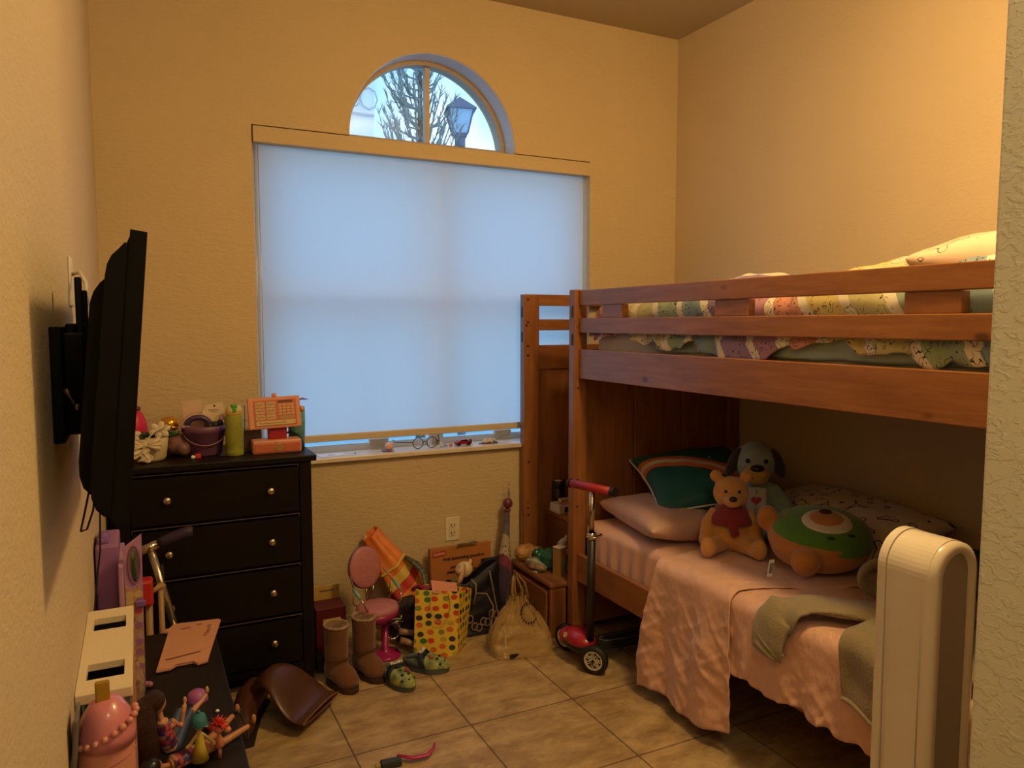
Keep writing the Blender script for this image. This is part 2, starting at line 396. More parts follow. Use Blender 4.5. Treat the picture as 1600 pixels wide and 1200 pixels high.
# arched window above
ring = arcp(AX, AZ+.0, .402, 0, PI, 40) + arcp(AX, AZ+.0, .382, PI, 0, 40)
w2 = mk('window_2', B().prism([(x, z) for x, z in ring], -.025, .025, M=TR(0, 3.435, 0) @ RX(90)).box(AX-.402, AX+.402, 3.41, 3.46, AZ-.0, AZ+.030), mat('arch_frame_tan', (.42, .33, .24), .5), **struct)
mk('mullion', B().box(1.248, 1.270, 3.42, 3.45, AZ+.03, 2.592), mat('mullion_tan', (.55, .42, .28), .5), w2)
mk('glass', B().prism(arcp(AX, AZ+.02, .375, 0, PI, 40), -.002, .002, M=TR(0, 3.44, 0) @ RX(90)), M_glass, w2)
mk('trim_1', B().box(.454, 2.081, 3.288, 3.43, 2.143, 2.208, .002), M_wallB, **struct)   # fascia board over the shade

mk('trim_2', B().prism(arcp(AX, AZ, .4038, 0, PI, 40)+arcp(AX, AZ, .4005, PI, 0, 40), -.053, .053, M=TR(0, 3.357, 0) @ RX(90)), mat('reveal_white', (.62, .60, .62), .5), smooth=False, **struct)

# roller shade
M_shade = bpy.data.materials.new('shade_fabric'); M_shade.use_nodes = True; nt = M_shade.node_tree; nt.nodes.clear()
df = N(nt, 'ShaderNodeBsdfDiffuse'); df.inputs[0].default_value = (.70, .68, .66, 1)
tl = N(nt, 'ShaderNodeBsdfTranslucent'); tl.inputs[0].default_value = (.86, .88, .90, 1)
ms = N(nt, 'ShaderNodeMixShader'); ms.inputs[0].default_value = .74; LK(nt, df.outputs[0], ms.inputs[1]); LK(nt, tl.outputs[0], ms.inputs[2])
tc = N(nt, 'ShaderNodeTexCoord'); n = N(nt, 'ShaderNodeTexNoise', Scale=900.); LK(nt, tc.outputs['Object'], n.inputs['Vector'])
bp = N(nt, 'ShaderNodeBump', Strength=.1, Distance=.001); LK(nt, n.outputs[0], bp.inputs['Height']); LK(nt, bp.outputs[0], df.inputs['Normal'])
ou = N(nt, 'ShaderNodeOutputMaterial'); LK(nt, ms.outputs[0], ou.inputs[0])
sh = thing('roller_shade', 'white roller shade pulled down over the big window', 'roller shade', (1.27, 3.33, .88), room=True)
mk('shade_fabric', B().grid(24, 24, lambda u, v: (lerp(.472, 2.066, u), 3.335+.001*math.sin(u*9), lerp(.905, 2.16, v))), M_shade, sh, smooth=True)
mk('bottom_bar', B().box(.472, 2.066, 3.326, 3.342, .876, .908, .004), M_trim, sh)
mk('roller_tube', B().cyl((.47, 3.36, 2.17), (2.07, 3.36, 2.17), .02), M_white, sh)
ch = B()
ch.tube([(.462, 3.325, 2.14), (.460, 3.322, 1.5), (.462, 3.32, 1.08), (.468, 3.318, 1.04), (.476, 3.32, 1.06), (.478, 3.322, 1.5), (.476, 3.325, 2.14)], .0018, 6)
mk('chain_loop', ch, mat('chain', (.6, .6, .6), .3, .6), sh, smooth=True)

# wall outlet under the window
def outlet(loc_x, loc_z):
    o = thing('wall_outlet', 'ivory double power outlet on the wall below the window', 'outlet', (loc_x, D, loc_z-.057), room=True)
    mk('cover_plate', B().box(loc_x-.036, loc_x+.036, D-.006, D, loc_z-.057, loc_z+.057, .003), mat('ivory_plastic', (.74, .66, .48), .35), o)
    mk('socket_face', B().box(loc_x-.019, loc_x+.019, D-.009, D-.005, loc_z-.034, loc_z+.034, .002), mat('ivory_plastic2', (.70, .61, .43), .3), o)
    ms__ = mat('slot_black', (.01, .01, .01), .5)
    for dz in (.018, -.018):
        for dx in (-.0075, .0075): mk('slot', B().box(loc_x+dx-.002, loc_x+dx+.002, D-.0096, D-.0085, loc_z+dz-.005, loc_z+dz+.006), ms__, o)
        mk('ground_hole', B().cyl((loc_x, D-.0096, loc_z+dz-.010), (loc_x, D-.0085, loc_z+dz-.010), .0026, n=10), ms__, o)
outlet(1.322, .418)

# ------------------------------------------------------------------ outdoors, seen through the arch
mk('ground', B().box(-14, 22, 3.6, 40, -.3, -.2), mat('pale_paving', (.34, .58, .64), .9, var=.2, vs=3), kind='structure')
def conifer():
    t = thing('conifer_tree', 'grey-green conifer with upswept branches outside the arched window', 'tree', (2.86, 8, -.2))
    mk('trunk', B().cyl((0, 0, 0), (.0, 0, 4.9), .09, .012, 10), mat('bark', (.16, .11, .07), .9, var=.3), t)
    b = B(); rnd = random.Random(4)
    def needle(p, d, L):
        d = Vector(d).normalized(); u = d.orthogonal().normalized(); a = rnd.random()*6.28
        u = (Matrix.Rotation(a, 3, d) @ u)*.008
        p = Vector(p); q = p+d*L
        v = [b.bm.verts.new(x) for x in (p-u, p+u, q)]; b.bm.faces.new(v)
    z = 1.4
    while z < 4.95:
        f = (4.95-z)/3.4; L = .16+.62*f**.8
        for k in range(6):
            a = rnd.random()*6.28; el = .75+.25*rnd.random()
            d = Vector((math.cos(a)*math.cos(el), math.sin(a)*math.cos(el), math.sin(el)))
            p0 = Vector((0, 0, z)); Lb = L*(.75+.5*rnd.random())
            mid = p0+Vector((math.cos(a), math.sin(a), .35))*Lb*.55; end = p0+d*Lb*1.25
            pts = [p0, mid*.8+p0*.2, mid*.5+end*.5, end]
            b.tube(pts, [.012, .009, .006, .002], 5)
            for s in range(30):
                t_ = .15+.85*rnd.random(); i = min(2, int(t_*3)); fr_ = t_*3-i
                p = pts[i].lerp(pts[i+1], fr_)
                dd = (pts[i+1]-pts[i]).normalized()*.9+Vector((rnd.uniform(-1, 1), rnd.uniform(-1, 1), rnd.uniform(-.3, 1)))*.8
                needle(p, dd, rnd.uniform(.05, .13))
        z += .105
    mk('foliage', b, mat('conifer_green', (.30, .36, .34), .85, var=.3, vs=4), t)
conifer()
def lantern():
    t = thing('street_lamp', 'blue-grey post lantern with hipped cap outside the arched window', 'street lamp', (3.33, 8, -.2))
    mg = mat('lamp_metal', (.14, .16, .22), .5)
    mk('post', B().cyl((0, 0, 0), (0, 0, 3.62), .05, .035, 12).cyl((0, 0, 3.58), (0, 0, 3.68), .06, .06, 12), mg, t)
    c = B()
    c.lathe([(.0, 3.68), (.095, 3.68), (.115, 3.72)], 4, M=RZ(30)).lathe([(.235, 3.98), (.0, 4.13)], 4, M=RZ(30)).lathe([(.235, 3.98), (.235, 3.965), (.0, 3.965)], 4, M=RZ(30))
    for k in range(4):
        a = R(30+90*k); c.cyl((.11*math.cos(a), .11*math.sin(a), 3.71), (.195*math.cos(a), .195*math.sin(a), 3.97), .009, n=6)
    mk('cage', c, mg, t)
    mk('lamp_glass', B().lathe([(.0, 3.72), (.105, 3.72), (.185, 3.965), (0, 3.965)], 4, M=RZ(30)), mat('frosted_glass', (.45, .62, .82), .35), t)
lantern()
bl = thing('white_building', 'white house corner with round-arched balcony lattice beyond the window', 'building', (2.2, 12, -.2), room=True)
mk('wall', B().box(.4, 3.52, 12, 14, -.2, 5.35).box(.4, 3.62, 11.9, 14.1, 5.35, 5.42), mat('stucco_white', (.95, .94, .90), .8), bl)
lt = B()
for k in range(10):
    x = .9+k*.28; lt.tube([(x+.14*math.cos(a/8*2*PI), 11.96, 4.95+.17*math.sin(a/8*2*PI)) for a in range(8)], .012, 6, closed=True)
mk('lattice', lt.box(.5, 3.5, 11.94, 11.98, 4.68, 4.71), mat('lattice_grey', (.5, .52, .55), .6), bl)

# ================================================================== dresser
def espresso(axis, nm='espresso'): return wood(nm+str(axis), (.008, .0045, .0035), (.004, .0025, .002), axis, .42, 5, .0)
M_e0, M_e2 = espresso(0), espresso(2)
dr = thing('dresser', 'dark espresso four-drawer dresser below the left end of the window', 'dresser', (.24, 3.08, 0), room=True)
mk('carcass', B().box(-.085, .575, 2.915, 3.285, .045, .875, .003), M_e2, dr)
mk('top_board', B().box(-.105, .60, 2.885, 3.29, .876, .90, .004), M_e0, dr)
for x in (.537, -.09): mk('side_stile', B().box(x, x+.045, 2.90, 2.918, .03, .876, .003), M_e2, dr)
def kick(): 
    P = [(-.045, .03), (-.0, .03), (.03, .06), (.46, .06), (.49, .03), (.537, .03), (.537, .088), (-.045, .088)]
    return B().prism(P, -.006, .006, M=TR(0, 2.908, 0) @ RX(90))
mk('kickboard', kick(), M_e0, dr)
for x, y in ((.51, 2.905), (-.088, 2.905), (.51, 3.225), (-.085, 3.225)): mk('foot', B().box(x, x+.065, y, y+.055, 0, .045), M_e2, dr)
M_kn = mat('brushed_nickel', (.55, .48, .38), .28, 1.)
for i, (zt, zb) in enumerate(((.868, .686), (.677, .491), (.482, .290), (.281, .094))):
    d = mk('drawer', B().box(-.042, .534, 2.897, 2.916, zb, zt, .003), M_e0, dr)
    mk('drawer_lip', B().prism([(2.897, zt-.012), (2.903, zt), (2.897, zt)], -.042, .534, M=Matrix(((0, 0, 1, 0), (1, 0, 0, 0), (0, 1, 0, 0), (0, 0, 0, 1)))), mat('lip_edge', (.10, .06, .04), .3), d)
    zc = (.775, .580, .383, .187)[i]
    for x in (.075, .428):
        mk('knob', B().lathe([(0, .0), (.006, .001), (.005, .012), (.013, .016), (.015, .021), (.010, .026), (0, .028)], 20, M=TR(x, 2.898, zc) @ RX(90)), M_kn, d, smooth=True)

# ================================================================== bunk bed
def bw(axis): return wood('honey_pine%d' % axis, (.34, .135, .046), (.22, .078, .024), axis, .36, 5, .15)
W0, W1, W2 = bw(0), bw(1), bw(2)
bed = thing('bunk_bed', 'brown pine bunk bed along the right wall, upper bunk with guard rails', 'bunk bed', (2.15, 1.8, 0), room=True)
M_hole = mat('mortise_dark', (.03, .012, .006), .7)
for (x0, x1) in ((1.68, 1.745), (2.56, 2.616)):
    for (y0, y1) in ((2.773, 2.82), (.78, .83)):
        p = mk('post', B().box(x0, x1, y0, y1, 0, 1.545, .004), W2, bed)
        if x0 < 2 and y0 > 2:
            for z in (1.425, 1.305): mk('mortise', B().box(x0-.0006, x0+.002, 2.783, 2.797, z, z+.05), M_hole, p)
            for z in (1.12, .72, .60, 1.385): mk('bolt_hole', B().cyl((1.70, 2.7735, z), (1.70, 2.7725, z), .005, n=10), M_hole, p)
YA, YB = .83, 2.773
for (z0, z1, nm) in ((1.477, 1.541, 'top_rail'), (1.360, 1.423, 'guard_rail')):
    mk(nm, B().box(1.70, 1.722, YA, YB, z0, z1, .003), W1, bed)
    mk('back_rail', B().box(2.585, 2.605, YA, YB, z0, z1, .003), W1, bed)
mk('upper_side_board', B().box(1.70, 1.725, YA, YB, 1.163, 1.289, .003), W1, bed)
mk('upper_side_board', B().box(2.58, 2.605, YA, YB, 1.163, 1.289, .003), W1, bed)
mk('lower_side_board', B().box(1.70, 1.725, YA, YB, .267, .39, .003), W1, bed)
mk('lower_side_board', B().box(2.58, 2.605, YA, YB, .267, .39, .003), W1, bed)
for (ya, yb) in ((2.46, 2.60), (1.78, 1.93), (1.10, 1.245)):
    mk('spacer_block', B().box(1.706, 1.738, ya, yb, 1.4235, 1.4765, .002), W1, bed)
for (ya, yb) in ((2.80, 2.818), (.79, .81)):
    xs = (1.745, 2.018, 2.288, 2.56)
    for i in range(3):
        mk('end_plank', B().box(xs[i]+.0015, xs[i+1]-.0015, ya, yb, .05, 1.29, .006), W2, bed)
    mk('end_rail', B().box(1.745, 2.56, ya-.006, yb-.006, 1.36, 1.423, .003), W0, bed)
    mk('end_rail', B().box(1.745, 2.56, ya-.006, yb-.006, 1.477, 1.541, .003), W0, bed)
mk('platform', B().box(1.726, 2.579, YA, YB, 1.17, 1.192), W1, bed)
mk('platform', B().box(1.726, 2.579, YA, YB, .28, .30), W1, bed)

# staircase beside the far end of the bed
st = thing('bunk_staircase', 'brown pine stair unit with storage steps between bed and window', 'staircase', (2.1, 3.03, 0), room=True)
for i in range(5):
    x0 = 1.60+.2*i; z1 = .25+.235*i
    s_ = mk('step', B().box(x0, 2.60, 2.826, 3.236, z1-.028, z1, .005), W1, st) if i > 0 else mk('step', B().box(1.60, 2.0, 2.826, 3.236, .222, .25, .012), W1, st)
    if i == 0:
        mk('step_side', B().box(1.60, 1.679, 2.826, 2.85, 0, .222, .006), W2, st); mk('step_side', B().box(1.60, 1.67, 3.21, 3.232, 0, .222, .004), W2, st)
        dd = mk('step_drawer', B().box(1.594, 1.61, 2.862, 3.20, .03, .205, .006), W1, st)
        mk('drawer_box', B().box(1.612, 1.95, 2.87, 3.19, .03, .2), W1, st)
    else:
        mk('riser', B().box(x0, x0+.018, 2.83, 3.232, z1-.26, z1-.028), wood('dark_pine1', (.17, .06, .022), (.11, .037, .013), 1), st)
mk('panel_post', B().box(1.68, 1.763, 3.24, 3.286, 0, 1.541, .004), W2, st)
mk('panel_post', B().box(2.56, 2.61, 3.24, 3.286, 0, 1.541, .004), W2, st)
for z0, z1 in ((1.486, 1.541), (1.366, 1.420), (1.176, 1.294)):
    mk('panel_rail', B().box(1.763, 2.56, 3.245, 3.28, z0, z1, .002), W0, st)
xs = (1.763, 2.03, 2.30, 2.56)
for i in range(3): mk('side_plank', B().box(xs[i]+.001, xs[i+1]-.001, 3.258, 3.272, .05, 1.18), W2, st)
for x, z in ((1.70, 1.515), (1.70, 1.405), (1.692, 1.39), (1.70, 1.29), (1.70, 1.245), (1.705, .72), (1.703, .49), (1.704, .455)): mk('bolt_hole', B().cyl((x, 3.2395, z), (x, 3.241, z), .0065, n=10), M_hole, st)
for z in (1.43, 1.31): mk('mortise', B().box(1.6795, 1.682, 3.256, 3.272, z, z+.05), M_hole, st)

# ------------------------------------------------------------------ bedding
M_pink = mat('pink_sheet', (.72, .42, .31), .48, var=.06, vs=5, bump=.5, bs=14, sheen=.25)
M_pink2 = mat('pink_sheet_top', (.70, .41, .31), .46, var=.06, vs=5, bump=1., bs=34, stretch=(1, 1.6, .8), sheen=.25)
def soft_box(x0, x1, y0, y1, z0, z1, r, nx=30, ny=60, amp=.004, f=6.):
    """mattress with rounded edges and slightly uneven surface"""
    b = B(); b.box(x0, x1, y0, y1, z0, z1, r, seg=5)
    return b
um = mk('upper_mattress', soft_box(1.768, 2.575, .85, 2.745, 1.192, 1.37, .04), mat('cream_ticking', (.62, .53, .40), .8, bump=.1, bs=80), smooth=True, label='cream mattress on the upper bunk under the rumpled duvet', cat='mattress')
lm = mk('lower_mattress', soft_box(1.745, 2.575, .85, 2.745, .30, .525, .05), M_pink, smooth=True, label='pink sheeted mattress of the lower bunk', cat='mattress')
def drape_profile(t, xe, ztop, zb, xin, r=.035):
    """t 0..1 from inside the bed over the edge and down; returns x, z"""
    L1 = xin-xe-r; L2 = PI/2*r; L3 = ztop-r-zb; L = L1+L2+L3; s = t*L
    if s < L1: return xin-s, ztop
    if s < L1+L2:
        a = (s-L1)/r; return xe+r-r*math.sin(a), ztop-r+r*math.cos(a)
    return xe, ztop-r-(s-L1-L2)
def side_sheet():   # fitted sheet tucked inside the rail with pull folds at the far corner
    def fn(u, v):
        y = lerp(2.752, .86, u); x, z = drape_profile(v, 1.738, .534, .36, 2.0, .04)
        k = max(0, (.534-z)/.16)
        fan = math.sin((y-2.4)*95/(1+.0*k) + z*40*(2.5-y))
        x += -.006*fan*k*sstep((2.76-y)/.15)*sstep((y-1.6)/.5)
        z += .004*nse(x, y, 0, 9)
        return (x, y, z)
    return B().grid(150, 40, fn)
mk('fitted_sheet', side_sheet(), M_pink, smooth=True, sub=1, solid=.003, label='smooth pink fitted sheet pulled over the lower mattress at the far end', cat='sheet')
def crease(y, z, k=1.):
    # sharp random creases: ridged noise along skewed directions
    s = 0
    for a, f, g in ((.9, 11, 1.), (-.6, 15, .8), (.25, 22, .5)):
        yy = y*math.cos(a)+z*math.sin(a); zz = -y*math.sin(a)+z*math.cos(a)
        n = noise.noise(Vector((yy*f*.45, zz*f*1.5, g*7)))
        s += g*(1-abs(n)*3.2 if abs(n) < .3 else .04)
    return s*k
def blanket():      # far strip of the flat sheet that hangs nearly to the floor
    def fn(u, v):
        t = v
        x, z = drape_profile(t, 1.662, .552, .085, 2.52, .05)
        hang = max(0, (.51-z)/.43)
        yl = lerp(2.16, 2.25, min(1, hang*1.3)) if x < 1.9 else lerp(2.16, 2.36, (x-1.9)/.6)
        yr = 1.775 + (.0 if x < 1.70 else -(x-1.70)*.42)
        y = lerp(yl, yr, u)
        zz = z - hang*hang*(.015+.035*(1-u)) + .012*math.sin(u*7)*hang
        c = crease(y*1., z*1.+x*.5)
        x2 = x - (.006*c + .012*math.sin(y*17+z*3)+.006*math.sin(y*41))*min(1, hang*2) - .006
        zz += (.0025*c+.006*nse(x, y, 3, 6)) * (1-min(1, hang*2))
        return (x2, y, zz)
    return B().grid(110, 170, fn)
mk('flat_sheet', blanket(), M_pink2, smooth=True, solid=.004, label='crumpled pink flat sheet hanging almost to the floor from the lower bunk', cat='sheet')
def quilt():        # near part, with a scalloped hem just below the rail
    def fn(u, v):
        x, z = drape_profile(v, 1.668, .545, .285, 2.54, .05)
        hang = max(0, (.50-z)/.22)
        y = lerp(1.83, .87, u)
        zz = z + .012*hang*math.sin(u*46+1.5*math.sin(u*13)) * max(0, hang-.3)
        c = crease(y+3, z+x*.5)
        wv = .010*math.sin(y*23+z*5)+.006*math.sin(y*47-z*9)
        x2 = x - (.004*c+wv*.6)*min(1, hang*1.6) - .003 + (.0 if hang < .9 else -.004*math.sin(u*120))
        zz += (.003*c + .008*nse(x, y, 1, 5))*(1-min(1, hang*2))
        return (x2, y, zz)
    return B().grid(180, 130, fn)
mk('pink_coverlet', quilt(), M_pink2, smooth=True, solid=.004, label='pink coverlet with gathered hem over the near half of the lower bunk', cat='coverlet')

def pillow(name, c, sx, sy, h, rot, m, label, cat='pillow', wr=.006, f=7., pipe=None, **kw):
    """cushion: superelliptic plan, pinched corners"""
    def surf(sgn):
        def fn(u, v):
            a = u*2-1; b_ = v*2-1
            px = a*(1-.10*(1-b_*b_)*abs(a)**3); py = b_*(1-.10*(1-a*a)*abs(b_)**3)
            e = max(0, (1-a*a)*(1-b_*b_))**.42
            z = sgn*h*e*(1-.0*a)
            z += wr*noise.noise(Vector((a*f*.5, b_*f*.5, sgn+h*50)))*min(1, e*3)
            z += -wr*.7*abs(math.sin((math.atan2(b_, a))*11))*(1-e)*(e > .05)
            return (px*sx, py*sy, z)
        return fn
    b = B(); b.grid(44, 44, surf(1)); b.grid(44, 44, surf(-1)); bmesh.ops.remove_doubles(b.bm, verts=b.bm.verts[:], dist=.0005)
    b.xf(rot)
    o = mk(name, b.xf(TR(*c)), m, smooth=True, loc=c, label=label, cat=cat, **kw)
    if pipe:
        P = []
        def edge(a, b_):
            px = a*(1-.10*(1-b_*b_)*abs(a)**3); py = b_*(1-.10*(1-a*a)*abs(b_)**3); return rot @ Vector((px*sx, py*sy, 0)) + Vector(c)
        for i in range(16): P.append(edge(-1+i/8, -1))
        for i in range(16): P.append(edge(1, -1+i/8))
        for i in range(16): P.append(edge(1-i/8, 1))
        for i in range(16): P.append(edge(-1, 1-i/8))
        mk('piping', B().tube(P, .004, 6, closed=True), pipe, o, smooth=True)
    return o
M_case = mat('pink_pillowcase', (.58, .35, .28), .5, var=.05, bump=.2, bs=18, sheen=.2)
pillow('pillow', (1.95, 2.47, .60), .20, .26, .075, RZ(-10) @ RY(4), M_case, 'pink satin pillow lying flat at the far end of the lower bunk')
def team_mat():
    m = bpy.data.materials.new('teal_cushion'); m.use_nodes = True; nt = m.node_tree; b = nt.nodes['Principled BSDF']; b.inputs['Roughness'].default_value = .6
    tc = N(nt, 'ShaderNodeTexCoord'); sp = N(nt, 'ShaderNodeSeparateXYZ'); LK(nt, tc.outputs['Object'], sp.inputs[0])
    f = math_(nt, 'SUBTRACT', .62, math_(nt, 'MULTIPLY', math_(nt, 'ADD', math_(nt, 'MULTIPLY', sp.outputs[1], .62), math_(nt, 'MULTIPLY', sp.outputs[0], .78)), 2.0))
    te = (.012, .10, .095); o_ = (.62, .16, .03); wh = (.6, .58, .55)
    r = N(nt, 'ShaderNodeValToRGB'); LK(nt, f, r.inputs[0]); cr = r.color_ramp; cr.interpolation = 'CONSTANT'
    for i in range(3): cr.elements.new(.5)
    for i, (p, c) in enumerate(((0, te), (.60, o_), (.65, wh), (.70, o_), (.76, te))):
        cr.elements[i].position = p
    for i, (p, c) in enumerate(((0, te), (.60, o_), (.65, wh), (.70, o_), (.76, te))): cr.elements[i].color = (*c, 1)
    LK(nt, r.outputs[0], b.inputs['Base Color']); return m
tp = pillow('throw_pillow', (2.13, 2.49, .735), .24, .24, .085, RZ(-20) @ RX(16) @ RY(-6), team_mat(), 'teal cushion with orange and white stripes resting on the pink pillow', 'cushion', pipe=mat('white_piping', (.7, .7, .66), .5))
mk('emblem', B().prism([(-.05, 0), (-.01, .035), (.05, .04), (.03, .015), (.06, -.01), (0, -.005)], 0, .0015, M=TR(2.22, 2.50, .825) @ RZ(30) @ RX(10)), mat('emblem_white', (.7, .7, .7), .5), tp)
def outline_mat():
    m = bpy.data.materials.new('outlined_cotton'); m.use_nodes = True; nt = m.node_tree; b = nt.nodes['Principled BSDF']; b.inputs['Roughness'].default_value = .8
    tc = N(nt, 'ShaderNodeTexCoord'); v = N(nt, 'ShaderNodeTexVoronoi', Scale=15., feature='SMOOTH_F1', Randomness=.8); v.inputs['Smoothness'].default_value = .15; LK(nt, tc.outputs['Object'], v.inputs['Vector'])
    n = N(nt, 'ShaderNodeTexNoise', Scale=18.); LK(nt, tc.outputs['Object'], n.inputs['Vector'])
    d = math_(nt, 'ADD', v.outputs['Distance'], math_(nt, 'MULTIPLY', n.outputs[0], .25))
    k = math_(nt, 'LESS_THAN', math_(nt, 'ABSOLUTE', math_(nt, 'SUBTRACT', math_(nt, 'FRACT', math_(nt, 'MULTIPLY', d, 1.7)), .5)), .045)
    s2 = N(nt, 'ShaderNodeSeparateColor'); LK(nt, v.outputs['Color'], s2.inputs[0])
    mm = N(nt, 'ShaderNodeMix', data_type='RGBA'); LK(nt, k, mm.inputs[0]); mm.inputs[6].default_value = (.68, .58, .50, 1); mm.inputs[7].default_value = (.05, .03, .03, 1)
    LK(nt, mm.outputs[2], b.inputs['Base Color']); return m
M_out = outline_mat()
pillow('patterned_pillow', (2.39, 1.99, .64), .19, .37, .09, RZ(-4) @ RY(-16), M_out, 'large cream pillow with dark looping outlines against the right wall')
pillow('patterned_cushion', (2.40, 1.42, .60), .16, .19, .05, RZ(10) @ RY(-6), mat('dark_teal_cloth', (.015, .07, .08), .7, bump=.2, bs=30), 'dark teal pillow behind the white tower air purifier', 'pillow')

# upper bunk duvet
PAST = []
for c_ in ((.62, .50, .18), (.62, .27, .18), (.42, .20, .30), (.30, .20, .36), (.22, .30, .34), (.30, .38, .26), (.52, .48, .24)): PAST += [c_, c_, c_, (.74, .68, .54)]
M_duv = doodle_stripe('pastel_striped_cotton', PAST, 1.0, (.35, 1.0, -.75), dscale=40., line=.03)
def duvet():
    def fn(u, v):
        y = lerp(2.70, .87, u); t = v
        x, z = drape_profile(t, 1.747, 1.47, 1.315, 2.56, .05)
        hang = max(0, (1.43-z)/.12)
        bul = .085*math.exp(-((y-2.05)/.20)**2) + .085*math.exp(-((y-1.50)/.16)**2)+.15*math.exp(-((y-1.12)/.24)**2)
        side = math.sin(PI*min(1, max(0, (x-1.728)/.83)))
        z += (bul*1.05 + .018)*side**.6*(1-min(1, hang)) + .014*nse(x, y, 0, 8) + .009*nse(x, y, 5, 20)+.004*nse(x, y, 9, 45)
        low = .03*math.sin(y*5.5+.6)+.02*math.sin(y*13)+.012*math.sin(y*31)+(-.045 if 1.3 > y > 1.0 else 0)*sstep((1.3-y)/.1)
        if hang > 0:
            z += (low-.00)*min(1, hang)
            x -= (.009*math.sin(y*48+5*nse(y, z, 0, 5))+.005*nse(y, z, 7, 30))*min(1, hang)+.002
            x = max(x, 1.741)-(.016 if z < 1.352 else 0)*sstep((1.352-z)/.012)
            z += .006*math.sin(y*60+3)*min(1, hang)
        return (x, y, z)
    return B().grid(340, 120, fn)
mk('duvet', duvet(), M_duv, smooth=True, solid=.006, soff=1, label='pastel striped duvet with line drawings heaped on the upper bunk', cat='duvet')
M_mint = mat('mint_sheet', (.34, .42, .36), .6, var=.08, bump=.2, bs=16)
ms_ = mk('mint_sheet', B().grid(120, 14, lambda u, v: (1.758-.006*math.sin(u*30+v*2)-.004*nse(u*9, v*3)-.003, lerp(2.30, .87, u), lerp(1.295, 1.40, v)+.004*nse(u*20, v*3))), M_mint, smooth=True, solid=.003, label='pale mint sheet showing under the pastel duvet on the upper bunk', cat='sheet')
pk = pillow('bunk_pillow', (2.10, 1.08, 1.548), .34, .23, .095, RZ(3) @ RX(4), doodle_stripe('peach_cotton', [(.80, .50, .36), (.82, .56, .42), (.80, .48, .34)], .3, (1, .6, 0), line=.012, dscale=14), 'peach pillow on top of the duvet at the near end of the upper bunk')

# ================================================================== soft toys on the lower bunk
def plush_mat(name, col, var=.12): return mat(name, col, .9, var=var, vs=30, bump=.5, bs=260, sheen=.35)
M_honey = plush_mat('honey_plush', (.58, .28, .07)); M_blk = mat('black_plastic', (.008, .008, .01), .3); M_blkm = mat('black_matte', (.012, .012, .014), .6)
M_red = plush_mat('wine_knit', (.22, .012, .018))
# teddy bear, sitting, facing local -y
t = thing('teddy_bear', 'honey brown teddy bear in a dark red scarf sitting against the teal cushion', 'teddy bear', (1.965, 2.11, .553), R(-38))
b = B().sph((0, .0, .072), (.072, .062, .078)).sph((0, -.01, .055), (.066, .06, .052)).sph((0, .012, .215), (.066, .06, .062)).sph((0, .0, .15), (.045, .04, .05))
for s_ in (-1, 1):
    b.sph((s_*.055, .022, .275), (.024, .014, .024)).tube([(s_*.05, 0, .145), (s_*.085, -.02, .10), (s_*.092, -.045, .055)], [.028, .026, .024], 12).sph((s_*.092, -.048, .048), .027)
    b.tube([(s_*.03, -.02, .035), (s_*.062, -.08, .036), (s_*.085, -.125, .034)], [.036, .031, .026], 12).sph((s_*.088, -.135, .044), (.028, .022, .038))
mk('body', b, M_honey, t, rem=.006, sm=3)
mk('muzzle', B().sph((0, -.048, .198), (.034, .028, .026)), plush_mat('honey_plush_light', (.56, .29, .10)), t, smooth=True)
mk('nose', B().sph((0, -.078, .210), (.014, .009, .010)), M_blk, t, smooth=True)
for s_ in (-1, 1): mk('eye', B().sph((s_*.024, -.048, .232), .006), M_blk, t, smooth=True)
sw = B().lathe([(.0, .106), (.066, .102), (.086, .108), (.080, .132), (.066, .152), (.048, .172), (.040, .180), (.0, .182)], 36, sy=.95)
sw.tube([(0, -.070, .125), (.004, -.082, .100), (.012, -.086, .075)], [.016, .018, .020], 10, flat=.5)
mk('scarf', sw, M_red, t, rem=.005, sm=2, disp=(.006, .02))
# pale blue puppy
t = thing('plush_puppy', 'pale blue plush puppy with dark ears and a heart bib sitting by the wall', 'soft toy', (2.17, 2.20, .553), R(-40))
M_ice = plush_mat('ice_plush', (.30, .40, .42)); M_dk = plush_mat('dusk_plush', (.035, .025, .05)); M_tan = plush_mat('straw_plush', (.52, .34, .07))
b = B().sph((0, 0, .10), (.088, .08, .105)).sph((0, .0, .18), (.07, .06, .08)).sph((0, .01, .30), (.080, .074, .082))
for s_ in (-1, 1):
    b.tube([(s_*.055, 0, .20), (s_*.105, -.02, .17), (s_*.09, -.06, .165)] if s_ < 0 else [(s_*.055, 0, .20), (s_*.11, -.015, .14), (s_*.125, -.03, .10)], [.034, .034, .032], 12).sph((-.088, -.062, .168) if s_ < 0 else (.127, -.032, .095), .034)
    b.tube([(s_*.045, -.03, .045), (s_*.085, -.10, .04)], [.045, .036], 12).sph((s_*.088, -.115, .045), (.035, .028, .042))
mk('body', b, M_ice, t, rem=.007, sm=3)
mk('muzzle', B().sph((0, -.062, .262), (.052, .042, .040)), M_tan, t, smooth=True)
mk('nose', B().sph((0, -.092, .292), (.026, .016, .014)), M_blk, t, smooth=True)
for s_ in (-1, 1):
    mk('eye', B().sph((s_*.034, -.060, .315), .009), M_blk, t, smooth=True)
    mk('ear', B().sph((s_*.082, -.008, .300), (.024, .020, .062), M=RY(s_*-22)), M_dk, t, smooth=True)
bb = mk('bib', B().grid(10, 10, lambda u, v: (lerp(-.040, .040, u), -.083+.35*(lerp(-.04, .04, u))**2*6 + .012*v, lerp(.115, .215, v))), mat('bib_felt', (.50, .48, .46), .8), t, smooth=True, solid=.003)
